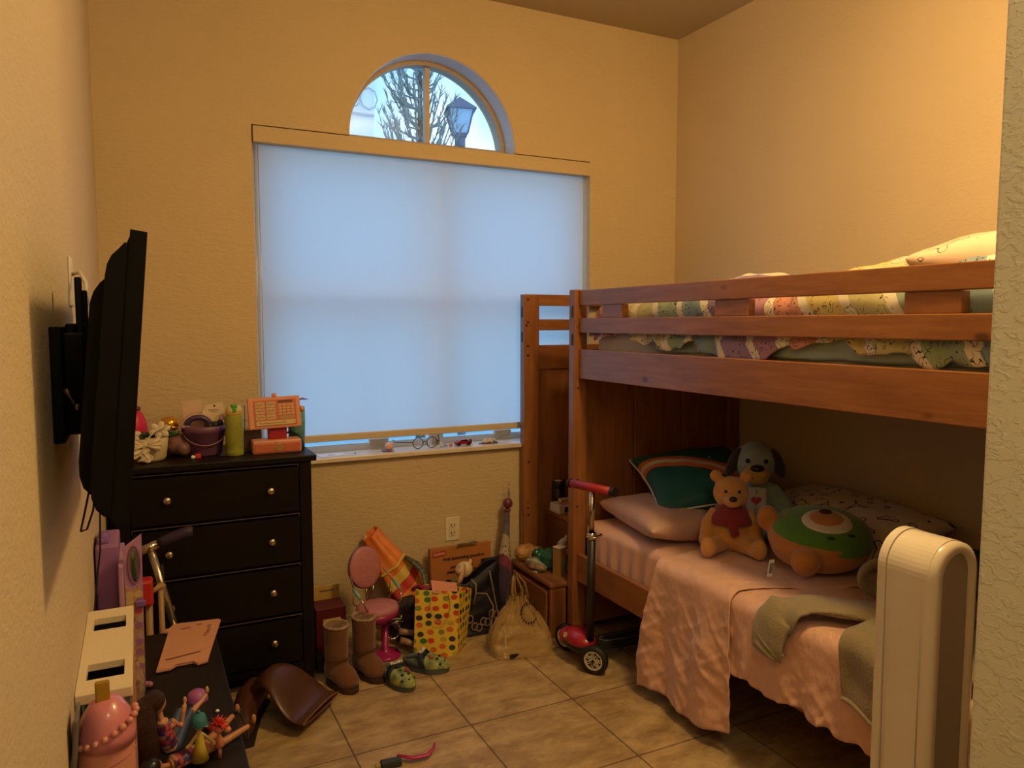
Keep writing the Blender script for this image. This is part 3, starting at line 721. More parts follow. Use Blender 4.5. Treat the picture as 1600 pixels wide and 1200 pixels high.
def heart(r, n=28): return [(r*16*math.sin(a)**3/16, r*(13*math.cos(a)-5*math.cos(2*a)-2*math.cos(3*a)-math.cos(4*a))/16) for a in [2*PI*i/n for i in range(n)]]
mk('heart', B().prism(heart(.019), 0, .0015, M=TR(0, -.083, .166) @ RX(83)), mat('heart_red', (.40, .02, .04), .6), t)
mk('lettering', B().box(-.0015, .0015, -.0845, -.083, .195, .206), M_blkm, t)
text('lettering', 'U', .018, M_blkm, t, TR(0, -.088, .133) @ RX(83))
# round orange and green plush lying on its back
t = thing('round_plush', 'round orange plush with green top and white ring, lying face up on the bed', 'soft toy', (2.085, 1.815, .585), R(-40)); t.rotation_euler = (R(15), 0, R(-40))
M_or = plush_mat('orange_plush', (.45, .17, .025)); M_gr = plush_mat('green_plush', (.07, .20, .015)); M_cr = plush_mat('cream_plush', (.62, .55, .45))
b = B().lathe([(0, 0), (.10, .002), (.150, .03), (.166, .075), (.155, .118), (.12, .14), (0, .15)], 40, sy=.92)
b.sph((-.060, -.155, .080), (.048, .044, .046)).sph((-.165, .045, .125), (.036, .034, .048)).sph((.12, .10, .08), (.04, .04, .04))
mk('body', b, M_or, t, rem=.008, sm=3)
mk('cap', B().lathe([(.1665, .082), (.166, .100), (.156, .126), (.128, .148), (.07, .160), (0, .163)], 48, M=TR(.006, .004, 0), sy=.90), M_gr, t, smooth=True, solid=.004)
mk('ring', B().lathe([(.0, .17), (.060, .170), (.077, .164), (.082, .155)], 40, M=TR(.018, -.005, 0) @ RX(6), sy=.86), M_cr, t, smooth=True)
mk('inner_ring', B().lathe([(.0, .178), (.042, .178), (.056, .170), (.058, .164)], 36, M=TR(.018, .004, 0) @ RX(6), sy=.86), M_or, t, smooth=True)
mk('center', B().sph((.018, .012, .178), (.022, .016, .008)), mat('brown_felt', (.06, .02, .01), .8), t, smooth=True)
for (x, y) in ((-.085, -.03), (-.06, -.075), (.02, -.108), (.085, -.085)):
    mk('spot', B().sph((x, y, .147+.0*x), (.014, .009, .004)), mat('dark_green', (.01, .05, .015), .8), t, smooth=True)
mk('cheek', B().sph((-.105, .03, .146), (.014, .010, .005)), mat('cheek_pink', (.5, .2, .12), .8), t, smooth=True)
tagp = mk('care_tag', B().grid(3, 8, lambda u, v: (-.15-.010*v-.018*u, -.11-.035*v-.006*u, .055-.045*v)), mat('tag_white', (.75, .72, .68), .6), t, solid=.001)
mk('tag_print', B().grid(2, 4, lambda u, v: (-.1535-.006*v-.011*u, -.1185-.021*v-.004*u, .047-.027*v)), mat('tag_grey', (.2, .2, .2), .6), t, solid=.0015)

# ------------------------------------------------------------------ sweater thrown over the bed
M_sw = mat('sand_fleece', (.27, .21, .12), .92, var=.12, vs=10, bump=.5, bs=140, sheen=.3)
t = thing('sweatshirt', 'sand coloured fleece sweatshirt thrown over the near edge of the lower bunk', 'sweatshirt', (1.85, 1.30, .56), room=True)
def sleeve(pts, w, h, n=16):
    P = [Vector(p) for p in pts]
    def fn(u, v):
        s = v*(len(P)-1); i = min(int(s), len(P)-2); f = s-i
        a = P[max(i-1, 0)]; b_ = P[i]; c = P[i+1]; d = P[min(i+2, len(P)-1)]
        p = .5*((2*b_)+(c-a)*f+(2*a-5*b_+4*c-d)*f*f+(3*b_-3*c+d-a)*f**3)
        tg = (c-b_).normalized(); n0 = Vector((0, 0, 1)).lerp(Vector((-1, 0, .1)), sstep((p.x < 1.70)*min(1, (1.70-p.x)/.05)))
        side = n0.cross(tg).normalized(); up = tg.cross(side)
        ww = w*(1-.22*v) ; hh = h
        an = 2*PI*u
        r = 1+.10*math.sin(an*3+v*14)+.06*noise.noise(Vector((u*5, v*9, w*40)))
        return p+side*math.cos(an)*ww*r+up*math.sin(an)*hh*r
    return B().grid(28, 50, fn, closeu=True)
mk('sleeve', sleeve([(2.02, 1.26, .590), (1.90, 1.36, .585), (1.80, 1.45, .583), (1.72, 1.53, .580), (1.658, 1.575, .545), (1.640, 1.59, .48), (1.638, 1.60, .43)], .074, .016), M_sw, t, smooth=True, solid=.004)
mk('cuff', sleeve([(1.640, 1.59, .465), (1.637, 1.597, .445), (1.636, 1.60, .425)], .060, .016), M_sw, t, smooth=True, solid=.006)
def flap(u, v):
    y = lerp(1.395-.06*v, 1.02, u); x, z = drape_profile(v, 1.640, .585, .385+.0*u+.06*abs(u-.35), 2.05, .05)
    return (x-.008*math.sin(y*37)*v-.006*nse(y, z, 0, 14), y, z+.012*nse(x, y, 2, 9)*(1-v)+.006*math.sin(u*11))
mk('body_panel', B().grid(60, 60, flap), M_sw, t, smooth=True, solid=.010)
mk('hem', B().tube([flap(u/20, 1.0) for u in range(21)], .007, 8), M_sw, t, smooth=True)
lp = [(1.99+.055*math.cos(a)*.9, 1.49+.055*math.cos(a)*-.5, .635+.045*math.sin(a)) for a in [2*PI*i/20 for i in range(20)]]
mk('hood', B().tube(lp, .026, 12, closed=True, flat=.55), M_sw, t, rem=.006, sm=4)
mk('hood_fold', B().sph((2.03, 1.36, .62), (.09, .08, .05)).sph((1.97, 1.42, .60), (.06, .05, .03)), M_sw, t, rem=.008, sm=4, disp=(.02, .03))
em = B()
for k in range(5):
    a = k*2*PI/5; em.sph((1.632, 1.215+.008*math.cos(a), .452+.008*math.sin(a)), (.003, .0055, .0055))
mk('flower_patch', em.sph((1.630, 1.215, .452), (.004, .003, .003)), mat('embroidery', (.10, .08, .09), .8), t, smooth=True)
mk('cardboard_tube', B().box(2.20, 2.235, 1.60, 1.635, .555, .665, .003), mat('kraft_brown', (.16, .07, .035), .8, var=.2), label='short brown wooden block standing beside the round plush', cat='block')

# ================================================================== white tower heater by the bed
t = thing('air_purifier', 'white arched tower air unit standing beside the near end of the bed', 'air purifier', (1.462, .985, 0), room=True)
M_pw = mat('gloss_white', (.74, .66, .54), .22, coat=.3); M_pg = mat('grey_panel', (.30, .25, .21), .35)
def arch(cx, hw, zb, zt, n=24): return [(cx+hw, zb)] + [(cx+hw*math.cos(a), zt-hw+hw*math.sin(a)) for a in [PI*i/n for i in range(n+1)]] + [(cx-hw, zb)]
YP = lambda y: TR(0, y, 0) @ RX(90)
cx, zt = 1.462, .965
mk('back_shell', B().prism(arch(cx, .074, .03, zt), -.009, .009, M=YP(1.040), bev=.003), M_pw, t, smooth=False)
o = mk('housing', B().prism(arch(cx, .072, .03, zt-.002), -.045, .045, M=YP(.984), bev=.010), M_pw, t)
def ringfn():
    b = B(); P1 = arch(cx, .072, .04, zt-.004); P2 = arch(cx, .052, .06, zt-.024); bm = b.bm
    def lp_(P, y): return [bm.verts.new((x, y, z)) for x, z in P]
    a = lp_(P1, .945); c = lp_(P1, .928); d = lp_(P2, .920); e_ = lp_(P2, .938)
    for A, C in ((a, c), (c, d), (d, e_)):
        for i in range(len(A)-1): bm.faces.new((A[i], A[i+1], C[i+1], C[i]))
    return b
mk('front_rim', ringfn(), M_pw, t, smooth=True)
mk('front_panel', B().prism(arch(cx, .0535, .05, zt-.022), -.002, .002, M=YP(.937)), M_pg, t)
mk('base', B().lathe([(0, 0), (.11, 0), (.115, .012), (.10, .028), (0, .03)], 36, c=(cx, .985, 0)), M_pw, t, smooth=True)

# ================================================================== television on its wall arm
tv = thing('television', 'black television seen edge-on, tilted on a wall arm above the table', 'television', (-.02, 1.5, 1.1), room=True)
M_tv = mat('tv_black', (.005, .005, .005), .3, spec=.18); M_tvb = mat('tv_back', (.005, .004, .0035), .5, spec=.15)
SW = Matrix(((0, 1, 0, 0), (0, 0, 1, 0), (1, 0, 0, 0), (0, 0, 0, 1)))
def prof(pts, y0, y1, m, nm, par, bev=0.004):
    # pts are (x, z); extruded along y
    b = B(); b.prism([(x, z) for x, z in pts], -(y1-y0)/2, (y1-y0)/2, M=TR(0, (y0+y1)/2, 0) @ RX(90), bev=bev)
    return mk(nm, b, m, par)
Y0, Y1 = 1.12, 1.80
prof([(.0175, 1.521), (-.0175, 1.132), (-.040, 1.135), (-.003, 1.524)], Y0, Y1, M_tv, 'bezel', tv, .003)
prof([(.0165, 1.508), (-.0158, 1.148), (-.0185, 1.148), (.0138, 1.508)], Y0+.015, Y1-.015, mat('screen_glass', (.004, .004, .005), .08), 'screen', tv, 0) if False else None
prof([(-.004, 1.515), (-.008, 1.506), (-.017, 1.499), (-.026, 1.490), (-.032, 1.478), (-.035, 1.463), (-.037, 1.44), (-.062, 1.19), (-.062, 1.168), (-.057, 1.152), (-.049, 1.143), (-.038, 1.138)], Y0+.006, Y1-.006, M_tvb, 'back_shell', tv, .002)
prof([(-.034, 1.464), (-.043, 1.456), (-.051, 1.444), (-.0565, 1.428), (-.0590, 1.40), (-.078, 1.21), (-.078, 1.19), (-.074, 1.173), (-.066, 1.163), (-.058, 1.159)], Y0+.06, Y1-.06, M_tvb, 'electronics_hump', tv, .002)
tm = thing('tv_bracket', 'black steel bracket holding the television on the left wall', 'tv bracket', (-.12, 1.42, 1.2), room=True)
M_br = mat('bracket_black', (.005, .0045, .0045), .5, spec=.15)
mk('wall_plate', B().box(-.12, -.104, 1.335, 1.50, 1.215, 1.395, .002), M_br, tm)
mk('arm', B().box(-.104, -.075, 1.36, 1.385, 1.225, 1.385, .003).box(-.105, -.072, 1.43, 1.46, 1.24, 1.40, .003), M_br, tm)
mk('mount_rail', B().box(-.088, -.078, 1.41, 1.43, 1.19, 1.475, .002).box(-.080, -.072, 1.44, 1.455, 1.25, 1.455, .002), M_br, tm)
mk('lever', B().cyl((-.100, 1.32, 1.30), (-.088, 1.34, 1.275), .004).sph((-.087, 1.34, 1.272), .006), mat('steel', (.25, .25, .25), .35, .9), tm, smooth=True)
wp = thing('wall_jack', 'ivory wall plate with a white cable behind the television', 'wall plate', (-.12, 1.80, 1.455), room=True)
mk('plate', B().box(-.12, -.115, 1.765, 1.835, 1.435, 1.535, .002), mat('ivory_plastic', (.7, .6, .4)), wp)
mk('cable', B().tube([(-.115, 1.79, 1.50), (-.10, 1.775, 1.505), (-.088, 1.74, 1.48), (-.086, 1.70, 1.44), (-.09, 1.66, 1.40)], .004, 8), mat('cable_white', (.6, .55, .5), .5), wp, smooth=True)
tag(mk('power_cord', B().tube([(-.070, 1.50, 1.19), (-.082, 1.5, 1.12), (-.095, 1.48, 1.06), (-.098, 1.46, 1.045), (-.088, 1.45, 1.05), (-.078, 1.46, 1.08), (-.07, 1.5, 1.165)], .0018, 6).tube([(-.066, 1.62, 1.17), (-.085, 1.85, 1.02), (-.095, 1.97, .87), (-.105, 2.0, .80), (-.116, 2.02, .70), (-.117, 2.05, .5)], .0022, 6), M_blkm, smooth=True), 'thin black cord hanging from the television down the left wall', 'cord')

# ================================================================== low table along the left wall
tb = thing('low_table', 'narrow dark brown table along the left wall loaded with toys', 'table', (.035, 1.8, 0), room=True)
M_t1 = wood('table_dark1', (.018, .013, .010), (.011, .008, .006), 1, .45, 5, 0); M_t2 = wood('table_dark2', (.018, .013, .010), (.011, .008, .006), 2, .45, 5, 0)
mk('tabletop', B().box(-.118, .19, 1.02, 2.57, .398, .42, .003), M_t1, tb)
for x in (-.108, .15):
    for y in (1.04, 2.52): mk('leg', B().box(x, x+.03, y, y+.03, 0, .398, .002), M_t2, tb)
mk('apron', B().box(.165, .18, 1.07, 2.52, .34, .398), M_t1, tb)
mk('shelf', B().box(-.105, .178, 1.07, 2.52, .12, .135), M_t1, tb)
ZT = .42
# purple vanity
M_pu = mat('purple_plastic', (.30, .13, .33), .4, var=.05); M_pu2 = mat('lilac_panel', (.46, .24, .42), .42, var=.15, vs=30)
v = thing('toy_vanity', 'lilac and purple toy vanity with oval mirror at the far end of the table', 'toy vanity', (-.07, 2.2, ZT), room=True)
mk('cabinet', B().box(-.116, -.062, 2.16, 2.33, ZT, .83, .006), M_pu, v)
mk('top_tray', B().box(-.112, -.085, 2.18, 2.28, .828, .842, .004).sph((-.10, 2.22, .842), (.012, .02, .01)), mat('violet_trim', (.20, .10, .35), .4), v)
def panel():
    P = [(2.12, ZT+.01), (2.30, ZT+.01), (2.33, .78), (2.31, .85), (2.16, .85), (2.12, .79)]
    return B()
mk('side_wall', B().box(-.064, -.052, 2.10, 2.33, ZT, .79, .003), M_pu2, v)
fp = mk('front_panel', B().prism([(-.050, ZT), (-.012, ZT+.04), (-.008, .862), (-.052, .83)], -.004, .004, M=TR(0, 2.12, 0) @ RX(90), bev=.001), M_pu2, v)
mk('mirror', B().cyl((-.026, 2.1150, .775), (-.026, 2.1125, .775), .5, n=32).xf(TR(-.026, 2.114, .775) @ Matrix.Diagonal((.024, 1, .072, 1)) @ TR(0, -2.114, -.0) @ TR(.026, 0, -.775) @ Matrix.Identity(4)) if False else B().sph((-.027, 2.115, .785), (.0125, .003, .046), u=32), mat('toy_mirror', (.22, .25, .20), .12, .8), fp, smooth=True)
mk('mirror_rim', B().tube([(-.027+.0135*math.cos(a), 2.114, .785+.049*math.sin(a)) for a in [2*PI*i/28 for i in range(28)]], .0022, 6, closed=True), mat('plum_trim', (.32, .10, .28), .4), fp, smooth=True)
mk('printed_lower', B().prism([(-.049, ZT+.004), (-.0125, ZT+.044), (-.011, .71), (-.022, .728), (-.036, .715), (-.0495, .735)], -.001, .001, M=TR(0, 2.1148, 0) @ RX(90)), dots_mat('gilded_print', (.46, .26, .12), [(.36, .14, .30), (.55, .10, .14), (.58, .40, .18), (.30, .14, .36), (.50, .30, .30)], .022, .010), fp)
mk('drawer_handle', B().box(-.028, -.004, 2.104, 2.114, .675, .69, .002), mat('violet_trim', (.2, .1, .35)), fp)
mk('glitter_bag', B().grid(14, 20, lambda u, v_: (-.030+.018*math.cos(2*PI*u)*math.sin(PI*(.1+.85*v_)), 2.06+.022*math.sin(2*PI*u)*math.sin(PI*(.1+.85*v_)), .425+.13*v_), closeu=True), mat('clear_glitter', (.5, .30, .22), .2, var=.6, vs=60, trans=.2), smooth=True, label='clear glittery sachet leaning on the toy vanity', cat='bag')
# white roofed play house
h = thing('toy_house', 'white roofed toy house with two skylights and grey-blue walls on the table', 'dollhouse', (-.073, 1.65, ZT), room=True)
M_ch = mat('cream_plastic', (.74, .62, .42), .35); M_gb = mat('grey_blue_card', (.10, .15, .17), .5); M_ob = mat('orange_card', (.48, .22, .10), .5)
rb = B(); xs = (-.119, -.105, -.043, -.029); ys = (1.465, 1.515, 1.585, 1.76, 1.83, 1.885)
for i in range(3):
    for j in range(5):
        if i == 1 and j in (1, 3): continue
        rb.box(xs[i], xs[i+1], ys[j], ys[j+1], .744, .757)
bmesh.ops.remove_doubles(rb.bm, verts=rb.bm.verts[:], dist=.0001)
mk('roof', rb.box(-.119, -.029, 1.458, 1.466, .738, .757, .002), M_ch, h)
mk('side_wall', B().box(-.034, -.030, 1.475, 1.875, ZT, .744), M_ob, h)
mk('side_wall', B().box(-.118, -.114, 1.475, 1.875, ZT, .744), M_gb, h)
mk('back_wall', B().box(-.114, -.034, 1.868, 1.875, ZT, .744), M_gb, h)
mk('inner_floor', B().box(-.114, -.034, 1.482, 1.868, .56, .565), M_ob, h)
fw = mk('front_wall', B().box(-.095, -.034, 1.475, 1.482, ZT, .744).box(-.114, -.095, 1.475, 1.482, ZT, .50), M_gb, h)
mk('picture', B().box(-.056, -.042, 1.4735, 1.4755, .705, .735), mat('card_cream', (.5, .42, .28), .6), fw)
mk('drawing', B().tube([(-.053, 1.4732, .73), (-.050, 1.4732, .712), (-.047, 1.4732, .73)], .0007, 5).tube([(-.046+.002*math.cos(a), 1.4732, .718+.004*math.sin(a)) for a in [R(i*45) for i in range(8)]], .0007, 5, closed=True), M_gb, fw)
mk('candle', B().box(-.064, -.060, 1.466, 1.473, .705, .738), mat('straw_yellow', (.6, .45, .15), .5), fw)
mk('ledge', B().box(-.116, -.030, 1.30, 1.474, ZT, .545, .004), M_gb, h)
# pink egg shaped toy purse
pz = thing('toy_purse', 'shiny pink egg-shaped toy purse with beaded flap and gold clasp', 'toy purse', (-.070, 1.40, .545), room=True)
M_pp = mat('pearl_pink', (.62, .25, .20), .22, coat=.5, var=.05)
mk('shell', B().lathe([(0, 0), (.028, .004), (.040, .04), (.045, .10), (.044, .14), (.040, .175), (.030, .205), (.018, .221), (0, .226)], 36, c=(-.071, 1.40, .547), sy=1.05), M_pp, pz, smooth=True)
mk('flap', B().lathe([(.0455, .150), (.044, .17), (.037, .198), (.022, .222), (0, .230)], 36, c=(-.069, 1.398, .547), sy=1.06), mat('rose_pink', (.60, .20, .24), .3, coat=.4), pz, smooth=True, solid=.002)
for k in range(13):
    a = R(-200+k*18); mk('bead', B().sph((-.069+.045*math.cos(a), 1.398+.0475*math.sin(a), .722+.020*math.cos(a)), .0058, u=12, v=8), M_pp, pz, smooth=True)
mk('clasp', B().box(-.084, -.062, 1.385, 1.392, .762, .806, .003), mat('gold_plastic', (.55, .34, .05), .25, .6), pz)
mk('seam', B().tube([(-.071+.0462*math.cos(a), 1.40+.0485*math.sin(a), .672+.012*math.cos(a)) for a in [R(-170+i*10) for i in range(17)]], .0008, 6), mat('rose_pink', (.6, .2, .24)), pz, smooth=True)
mk('grey_tablet', B().box(-.003, .003, -.035, .035, 0, .085, .002).xf(TR(-.1135, 1.35, .695) @ RX(0) @ RY(4)), mat('grey_flap', (.13, .12, .11), .4), label='dark grey toy panel leaning between the pink purse and the wall', cat='panel', loc=(-.1135, 1.35, .695))
# coral board
bo = thing('lap_board', 'coral plastic board with cut-out and slots lying at the far end of the table', 'board', (.12, 2.42, ZT), R(0), room=True)
M_co = mat('coral_plastic', (.66, .33, .20), .4, var=.03)
P = [(.014, 2.262), (.052, 2.262), (.066, 2.285), (.112, 2.285), (.122, 2.262), (.150, 2.270), (.155, 2.30), (.213, 2.575), (.205, 2.585), (.085, 2.60), (.068, 2.592), (.060, 2.565), (.046, 2.567), (.044, 2.545), (.058, 2.542)]
mk('board', B().prism(P, ZT+.004, ZT+.012, bev=.002), M_co, bo)
mk('backing', B().prism([(x*.98+.002, (y-2.42)*.98+2.42) for x, y in P], ZT+.0005, ZT+.004), M_blkm, bo)
mk('raised_panel', B().prism([(.046, 2.345), (.036, 2.33), (.125, 2.35), (.16, 2.36), (.19, 2.54), (.075, 2.55)], ZT+.012, ZT+.0135, bev=.0005), M_co, bo)
mk('slot', B().prism([(.040, 2.318), (.135, 2.338), (.136, 2.342), (.040, 2.322)], ZT+.0136, ZT+.0142), mat('coral_dark', (.12, .04, .02), .6), bo)
lt_ = B()
for k_ in range(6): lt_.tube([(.176+.006*math.cos(a)-k_*.0035, 2.53-k_*.0145+.005*math.sin(a), ZT+.0138) for a in [R(30+k_*70+j*50) for j in range(6)]], .0011, 5)
mk('script_print', lt_, mat('coral_dark', (.12, .04, .02)), bo)
mk('print', B().box(.09, .12, 2.535, 2.545, ZT+.0135, ZT+.0142).box(.14, .155, 2.555, 2.56, ZT+.012, ZT+.0142), mat('coral_mid', (.35, .14, .07), .6), bo)
mk('toy_dome', B().lathe([(.027, 0), (.026, .010), (.021, .020), (.012, .026), (0, .028)], 28, c=(.107, 2.06, ZT), M=None).cyl((.107, 2.06, ZT), (.107, 2.06, ZT+.002), .026), mat('orchid_purple', (.36, .10, .33), .45), smooth=True, loc=(.107, 2.06, ZT), label='small orchid purple half ball on the dark table', cat='ball')
mk('white_bead', B().sph((.148, 1.968, ZT+.004), (.005, .004, .004)), mat('pearl_white', (.8, .8, .78), .3), smooth=True, loc=(.148, 1.968, ZT), label='tiny white bead near the right edge of the table', cat='bead')
mk('toy_brush', B().tube([(-.03, 2.215, ZT+.008), (-.016, 2.20, ZT+.008), (-.004, 2.19, ZT+.008)], [.006, .007, .009], 10).sph((-.002, 2.188, ZT+.009), .008), mat('mauve_plastic', (.36, .14, .22), .4), smooth=True, loc=(-.016, 2.2, ZT), label='little mauve toy stub beside the toy house', cat='toy')
tag(mk('cord_loop', B().tube([(.19, 2.06, .395), (.205, 2.03, .385), (.218, 1.97, .36), (.217, 1.93, .35), (.205, 1.92, .37), (.192, 1.93, .395)], .0022, 6), M_blkm, smooth=True, loc=(.2, 2., .35)), 'black cord loop dangling off the right edge of the table', 'cord')

# dolls on the table
M_skin = mat('doll_skin', (.55, .27, .14), .4); M_skin2 = mat('doll_skin_dark', (.42, .18, .08), .4)
M_hair = mat('brown_hair', (.050, .018, .010), .5, var=.6, vs=60, stretch=(9, 9, .6), bump=1., bs=110); M_denim = mat('doll_denim', (.035, .06, .16), .6, var=.2, vs=60)
M_print = dots_mat('doll_print', (.16, .04, .12), [(.5, .08, .06), (.06, .05, .2), (.5, .25, .2), (.10, .02, .05)], .012, .006)
d = thing('fashion_doll', 'doll with long brown ponytail and blue jeans sitting on the table', 'doll', (.02, 1.80, ZT), room=True)
hp = Vector((.035, 1.80, .445))
b = B().tube([hp+Vector((0, 0, .0)), (.025, 1.79, .49), (.020, 1.785, .52)], [.018, .013, .012], 12).sph((.012, 1.79, .560), (.017, .019, .022)).cyl((.018, 1.787, .52), (.014, 1.79, .55), .006)
b.tube([(.038, 1.785, .515), (.058, 1.80, .49), (.064, 1.805, .520)], [.007, .006, .005], 10).tube([(.064, 1.805, .520), (.065, 1.807, .535)], [.006, .004], 8)
b.tube([(.060, 1.85, .498), (.069, 1.885, .486), (.071, 1.90, .490)], [.008, .005, .005], 10).sph((.0715, 1.907, .498), (.005, .006, .010))
b.tube([(.083, 1.85, .494), (.108, 1.90, .490), (.120, 1.922, .494)], [.008, .005, .005], 10).sph((.123, 1.930, .502), (.005, .006, .010))
mk('body', b, M_skin, d, rem=.002, sm=2)
mk('jeans', B().tube([(.025, 1.80, .445), (.045, 1.835, .48), (.060, 1.862, .500)], [.014, .012, .009], 12).tube([(.045, 1.80, .445), (.067, 1.84, .478), (.087, 1.862, .497)], [.014, .012, .009], 12).sph((.035, 1.80, .445), (.022, .016, .016)), M_denim, d, rem=.003, sm=1)
mk('blouse', B().tube([(.033, 1.798, .455), (.026, 1.79, .485), (.020, 1.786, .515)], [.019, .0175, .015], 14).tube([(.030, 1.785, .510), (.044, 1.79, .50)], [.010, .010], 10), M_print, d, rem=.003, sm=1)
mk('hair', B().sph((.006, 1.787, .567), (.022, .024, .024)).tube([(-.006, 1.785, .575), (-.016, 1.775, .565), (-.018, 1.765, .53), (-.014, 1.76, .49), (-.010, 1.76, .45), (-.008, 1.765, .425)], [.014, .022, .025, .025, .021, .012], 14), M_hair, d, rem=.003, sm=2)
mk('hair_band', B().tube([(-.006+.009*math.cos(a)*.4, 1.785+.010*math.sin(a), .576+.010*math.cos(a)) for a in [2*PI*i/12 for i in range(12)]], .0025, 6, closed=True), mat('band_pink', (.5, .12, .16), .5), d, smooth=True)
d = thing('reclining_doll', 'doll in a purple printed outfit lying with bare legs over the table edge', 'doll', (.10, 1.79, ZT), room=True)
b = B().tube([(.03, 1.735, .44), (.06, 1.75, .44), (.09, 1.765, .44)], [.015, .013, .015], 12).tube([(.09, 1.772, .44), (.135, 1.82, .445), (.175, 1.865, .455)], [.012, .009, .006], 10).sph((.186, 1.874, .466), (.006, .006, .012))
b.tube([(.09, 1.755, .44), (.15, 1.785, .44), (.205, 1.815, .447)], [.012, .009, .006], 10).sph((.217, 1.822, .458), (.006, .006, .012)).sph((.0, 1.72, .45), (.017, .018, .019)).cyl((.01, 1.725, .447), (.03, 1.735, .44), .006)
mk('body', b, M_skin2, d, rem=.002, sm=2)
mk('outfit', B().tube([(.035, 1.737, .441), (.065, 1.752, .441), (.097, 1.768, .441)], [.019, .017, .019], 14), M_print, d, smooth=True)
mk('hair', B().sph((-.006, 1.716, .456), (.020, .021, .020)).tube([(-.01, 1.71, .455), (-.02, 1.70, .435), (-.015, 1.69, .428)], [.012, .012, .006], 10), mat('black_hair', (.01, .008, .01), .3), d, rem=.003)
mk('shoe', B().sph((.188, 1.876, .458), (.009, .012, .006)), M_blk, d, smooth=True)
d = thing('small_doll', 'tiny doll in a yellow skirt with a teal knitted cap on the table', 'doll', (.092, 1.735, ZT), room=True)
mk('body', B().sph((.092, 1.735, .520), .014).tube([(.092, 1.735, .512), (.092, 1.737, .47), (.088, 1.738, .43)], [.005, .007, .005], 10).tube([(.097, 1.735, .495), (.112, 1.745, .475), (.122, 1.748, .462)], .004, 8).tube([(.087, 1.735, .495), (.074, 1.735, .478), (.064, 1.733, .470)], .004, 8).tube([(.096, 1.738, .45), (.098, 1.738, .425)], .004, 8), mat('pale_doll', (.55, .40, .16), .4), d, rem=.002)
mk('dress', B().lathe([(.006, .498), (.009, .485), (.011, .468), (.019, .436), (.0, .436)], 20, c=(.092, 1.737, 0)), mat('yellow_cloth', (.55, .42, .05), .5), d, smooth=True)
mk('cap', B().lathe([(.0165, .515), (.0175, .525), (.013, .539), (0, .544)], 20, c=(.092, 1.737, 0)).sph((.092, 1.737, .546), .004), mat('teal_knit', (.03, .17, .20), .7, bump=.6, bs=200), d, smooth=True)
d = thing('spiky_toy', 'small toy figure with a burst of red rubber spikes for hair', 'toy', (.132, 1.75, ZT), room=True)
sp_ = B(); rnd = random.Random(9)
for k in range(60):
    a = rnd.random()*2*PI; el = rnd.uniform(-.1, 1.5); L = rnd.uniform(.018, .027); dv = Vector((math.cos(a)*math.cos(el), math.sin(a)*math.cos(el), math.sin(el)))
    c0 = Vector((.132, 1.75, .500)); sp_.tube([c0, c0+dv*L*.6, c0+dv*L-Vector((0, 0, .004))], [.0022, .0018, .0008], 5)
mk('spikes', sp_, mat('red_rubber', (.55, .025, .02), .35), d, smooth=True)
mk('body', B().sph((.134, 1.75, .490), .011).lathe([(.003, .48), (.006, .470), (.010, .45), (.0, .44)], 14, c=(.134, 1.75, 0)).tube([(.134, 1.75, .45), (.134, 1.75, .421)], .004, 8).sph((.152, 1.752, .482), (.008, .006, .007)), mat('coral_skin', (.6, .22, .12), .4), d, smooth=True)
mk('tuft', B().sph((.107, 1.80, .475), (.016, .014, .015)), mat('black_hair', (.01, .008, .01)), smooth=True, disp=(.012, .01), loc=(.107, 1.80, .462), label='dark pompom behind the tiny doll with the teal cap', cat='pompom')

# ================================================================== kick scooter and broom beyond the table
M_chr = mat('chrome', (.55, .50, .42), .18, 1.); M_steel = mat('steel_tube', (.50, .45, .36), .25, .9)
k = thing('kick_scooter', 'silver folding kick scooter with dark purple grips leaning between table and dresser', 'kick scooter', (.06, 2.72, 0), room=True)
a0 = Vector((.018, 2.72, .645)); a1 = Vector((.085, 2.70, .36)); dv = (a1-a0).normalized()
mk('handlebar', B().cyl((-.045, 2.725, .635), (.046, 2.715, .672), .0135).cyl((-.012, 2.722, .650), (.036, 2.716, .669), .017), M_chr, k, smooth=True)
mk('grip', B().tube([(.044, 2.715, .671), (.060, 2.713, .680), (.120, 2.708, .700), (.142, 2.706, .704), (.146, 2.706, .704)], [.017, .018, .018, .0175, .012], 20), mat('grip_purple', (.030, .014, .040), .6), k, smooth=True)
mk('stem', B().tube([a0, a0+dv*.30], .0125, 16), M_steel, k, smooth=True)
mk('quick_release', B().cyl((.068, 2.685, .375), (.100, 2.69, .392), .007).sph((.102, 2.69, .392), .009).cyl((.060, 2.69, .366), (.098, 2.695, .382), .020, n=14), M_chr, k, smooth=True)
mk('lower_stem', B().tube([a0+dv*.28, a0+dv*.66], .018, 16), M_steel, k, smooth=True)
mk('deck', B().box(.10, .19, 2.60, 2.84, .055, .075, .008), M_steel, k)
mk('wheel', B().cyl((.125, 2.70, .05), (.155, 2.70, .05), .048, n=28), mat('clear_wheel', (.5, .4, .3), .3), k, smooth=False)
mk('brake_cable', B().tube([(.048, 2.71, .60), (.052, 2.705, .54), (.046, 2.705, .50), (.05, 2.70, .45), (.07, 2.70, .40)], .003, 8), M_blkm, k, smooth=True)
k = thing('toy_broom', 'wooden broom stick with a red plastic head standing beside the toy vanity', 'broom', (.015, 2.70, 0), room=True)
M_stk = wood('broom_wood2', (.42, .25, .12), (.32, .18, .08), 2, .5, 5, 0)
mk('stick', B().cyl((.002, 2.66, 0), (.004, 2.66, .52), .011).cyl((-.003, 2.66, .52), (.045, 2.665, .545), .008) , M_stk, k, smooth=True)
mk('head', B().box(-.035, .018, 2.63, 2.69, .49, .575, .008), mat('red_plastic', (.50, .03, .02), .35), k)
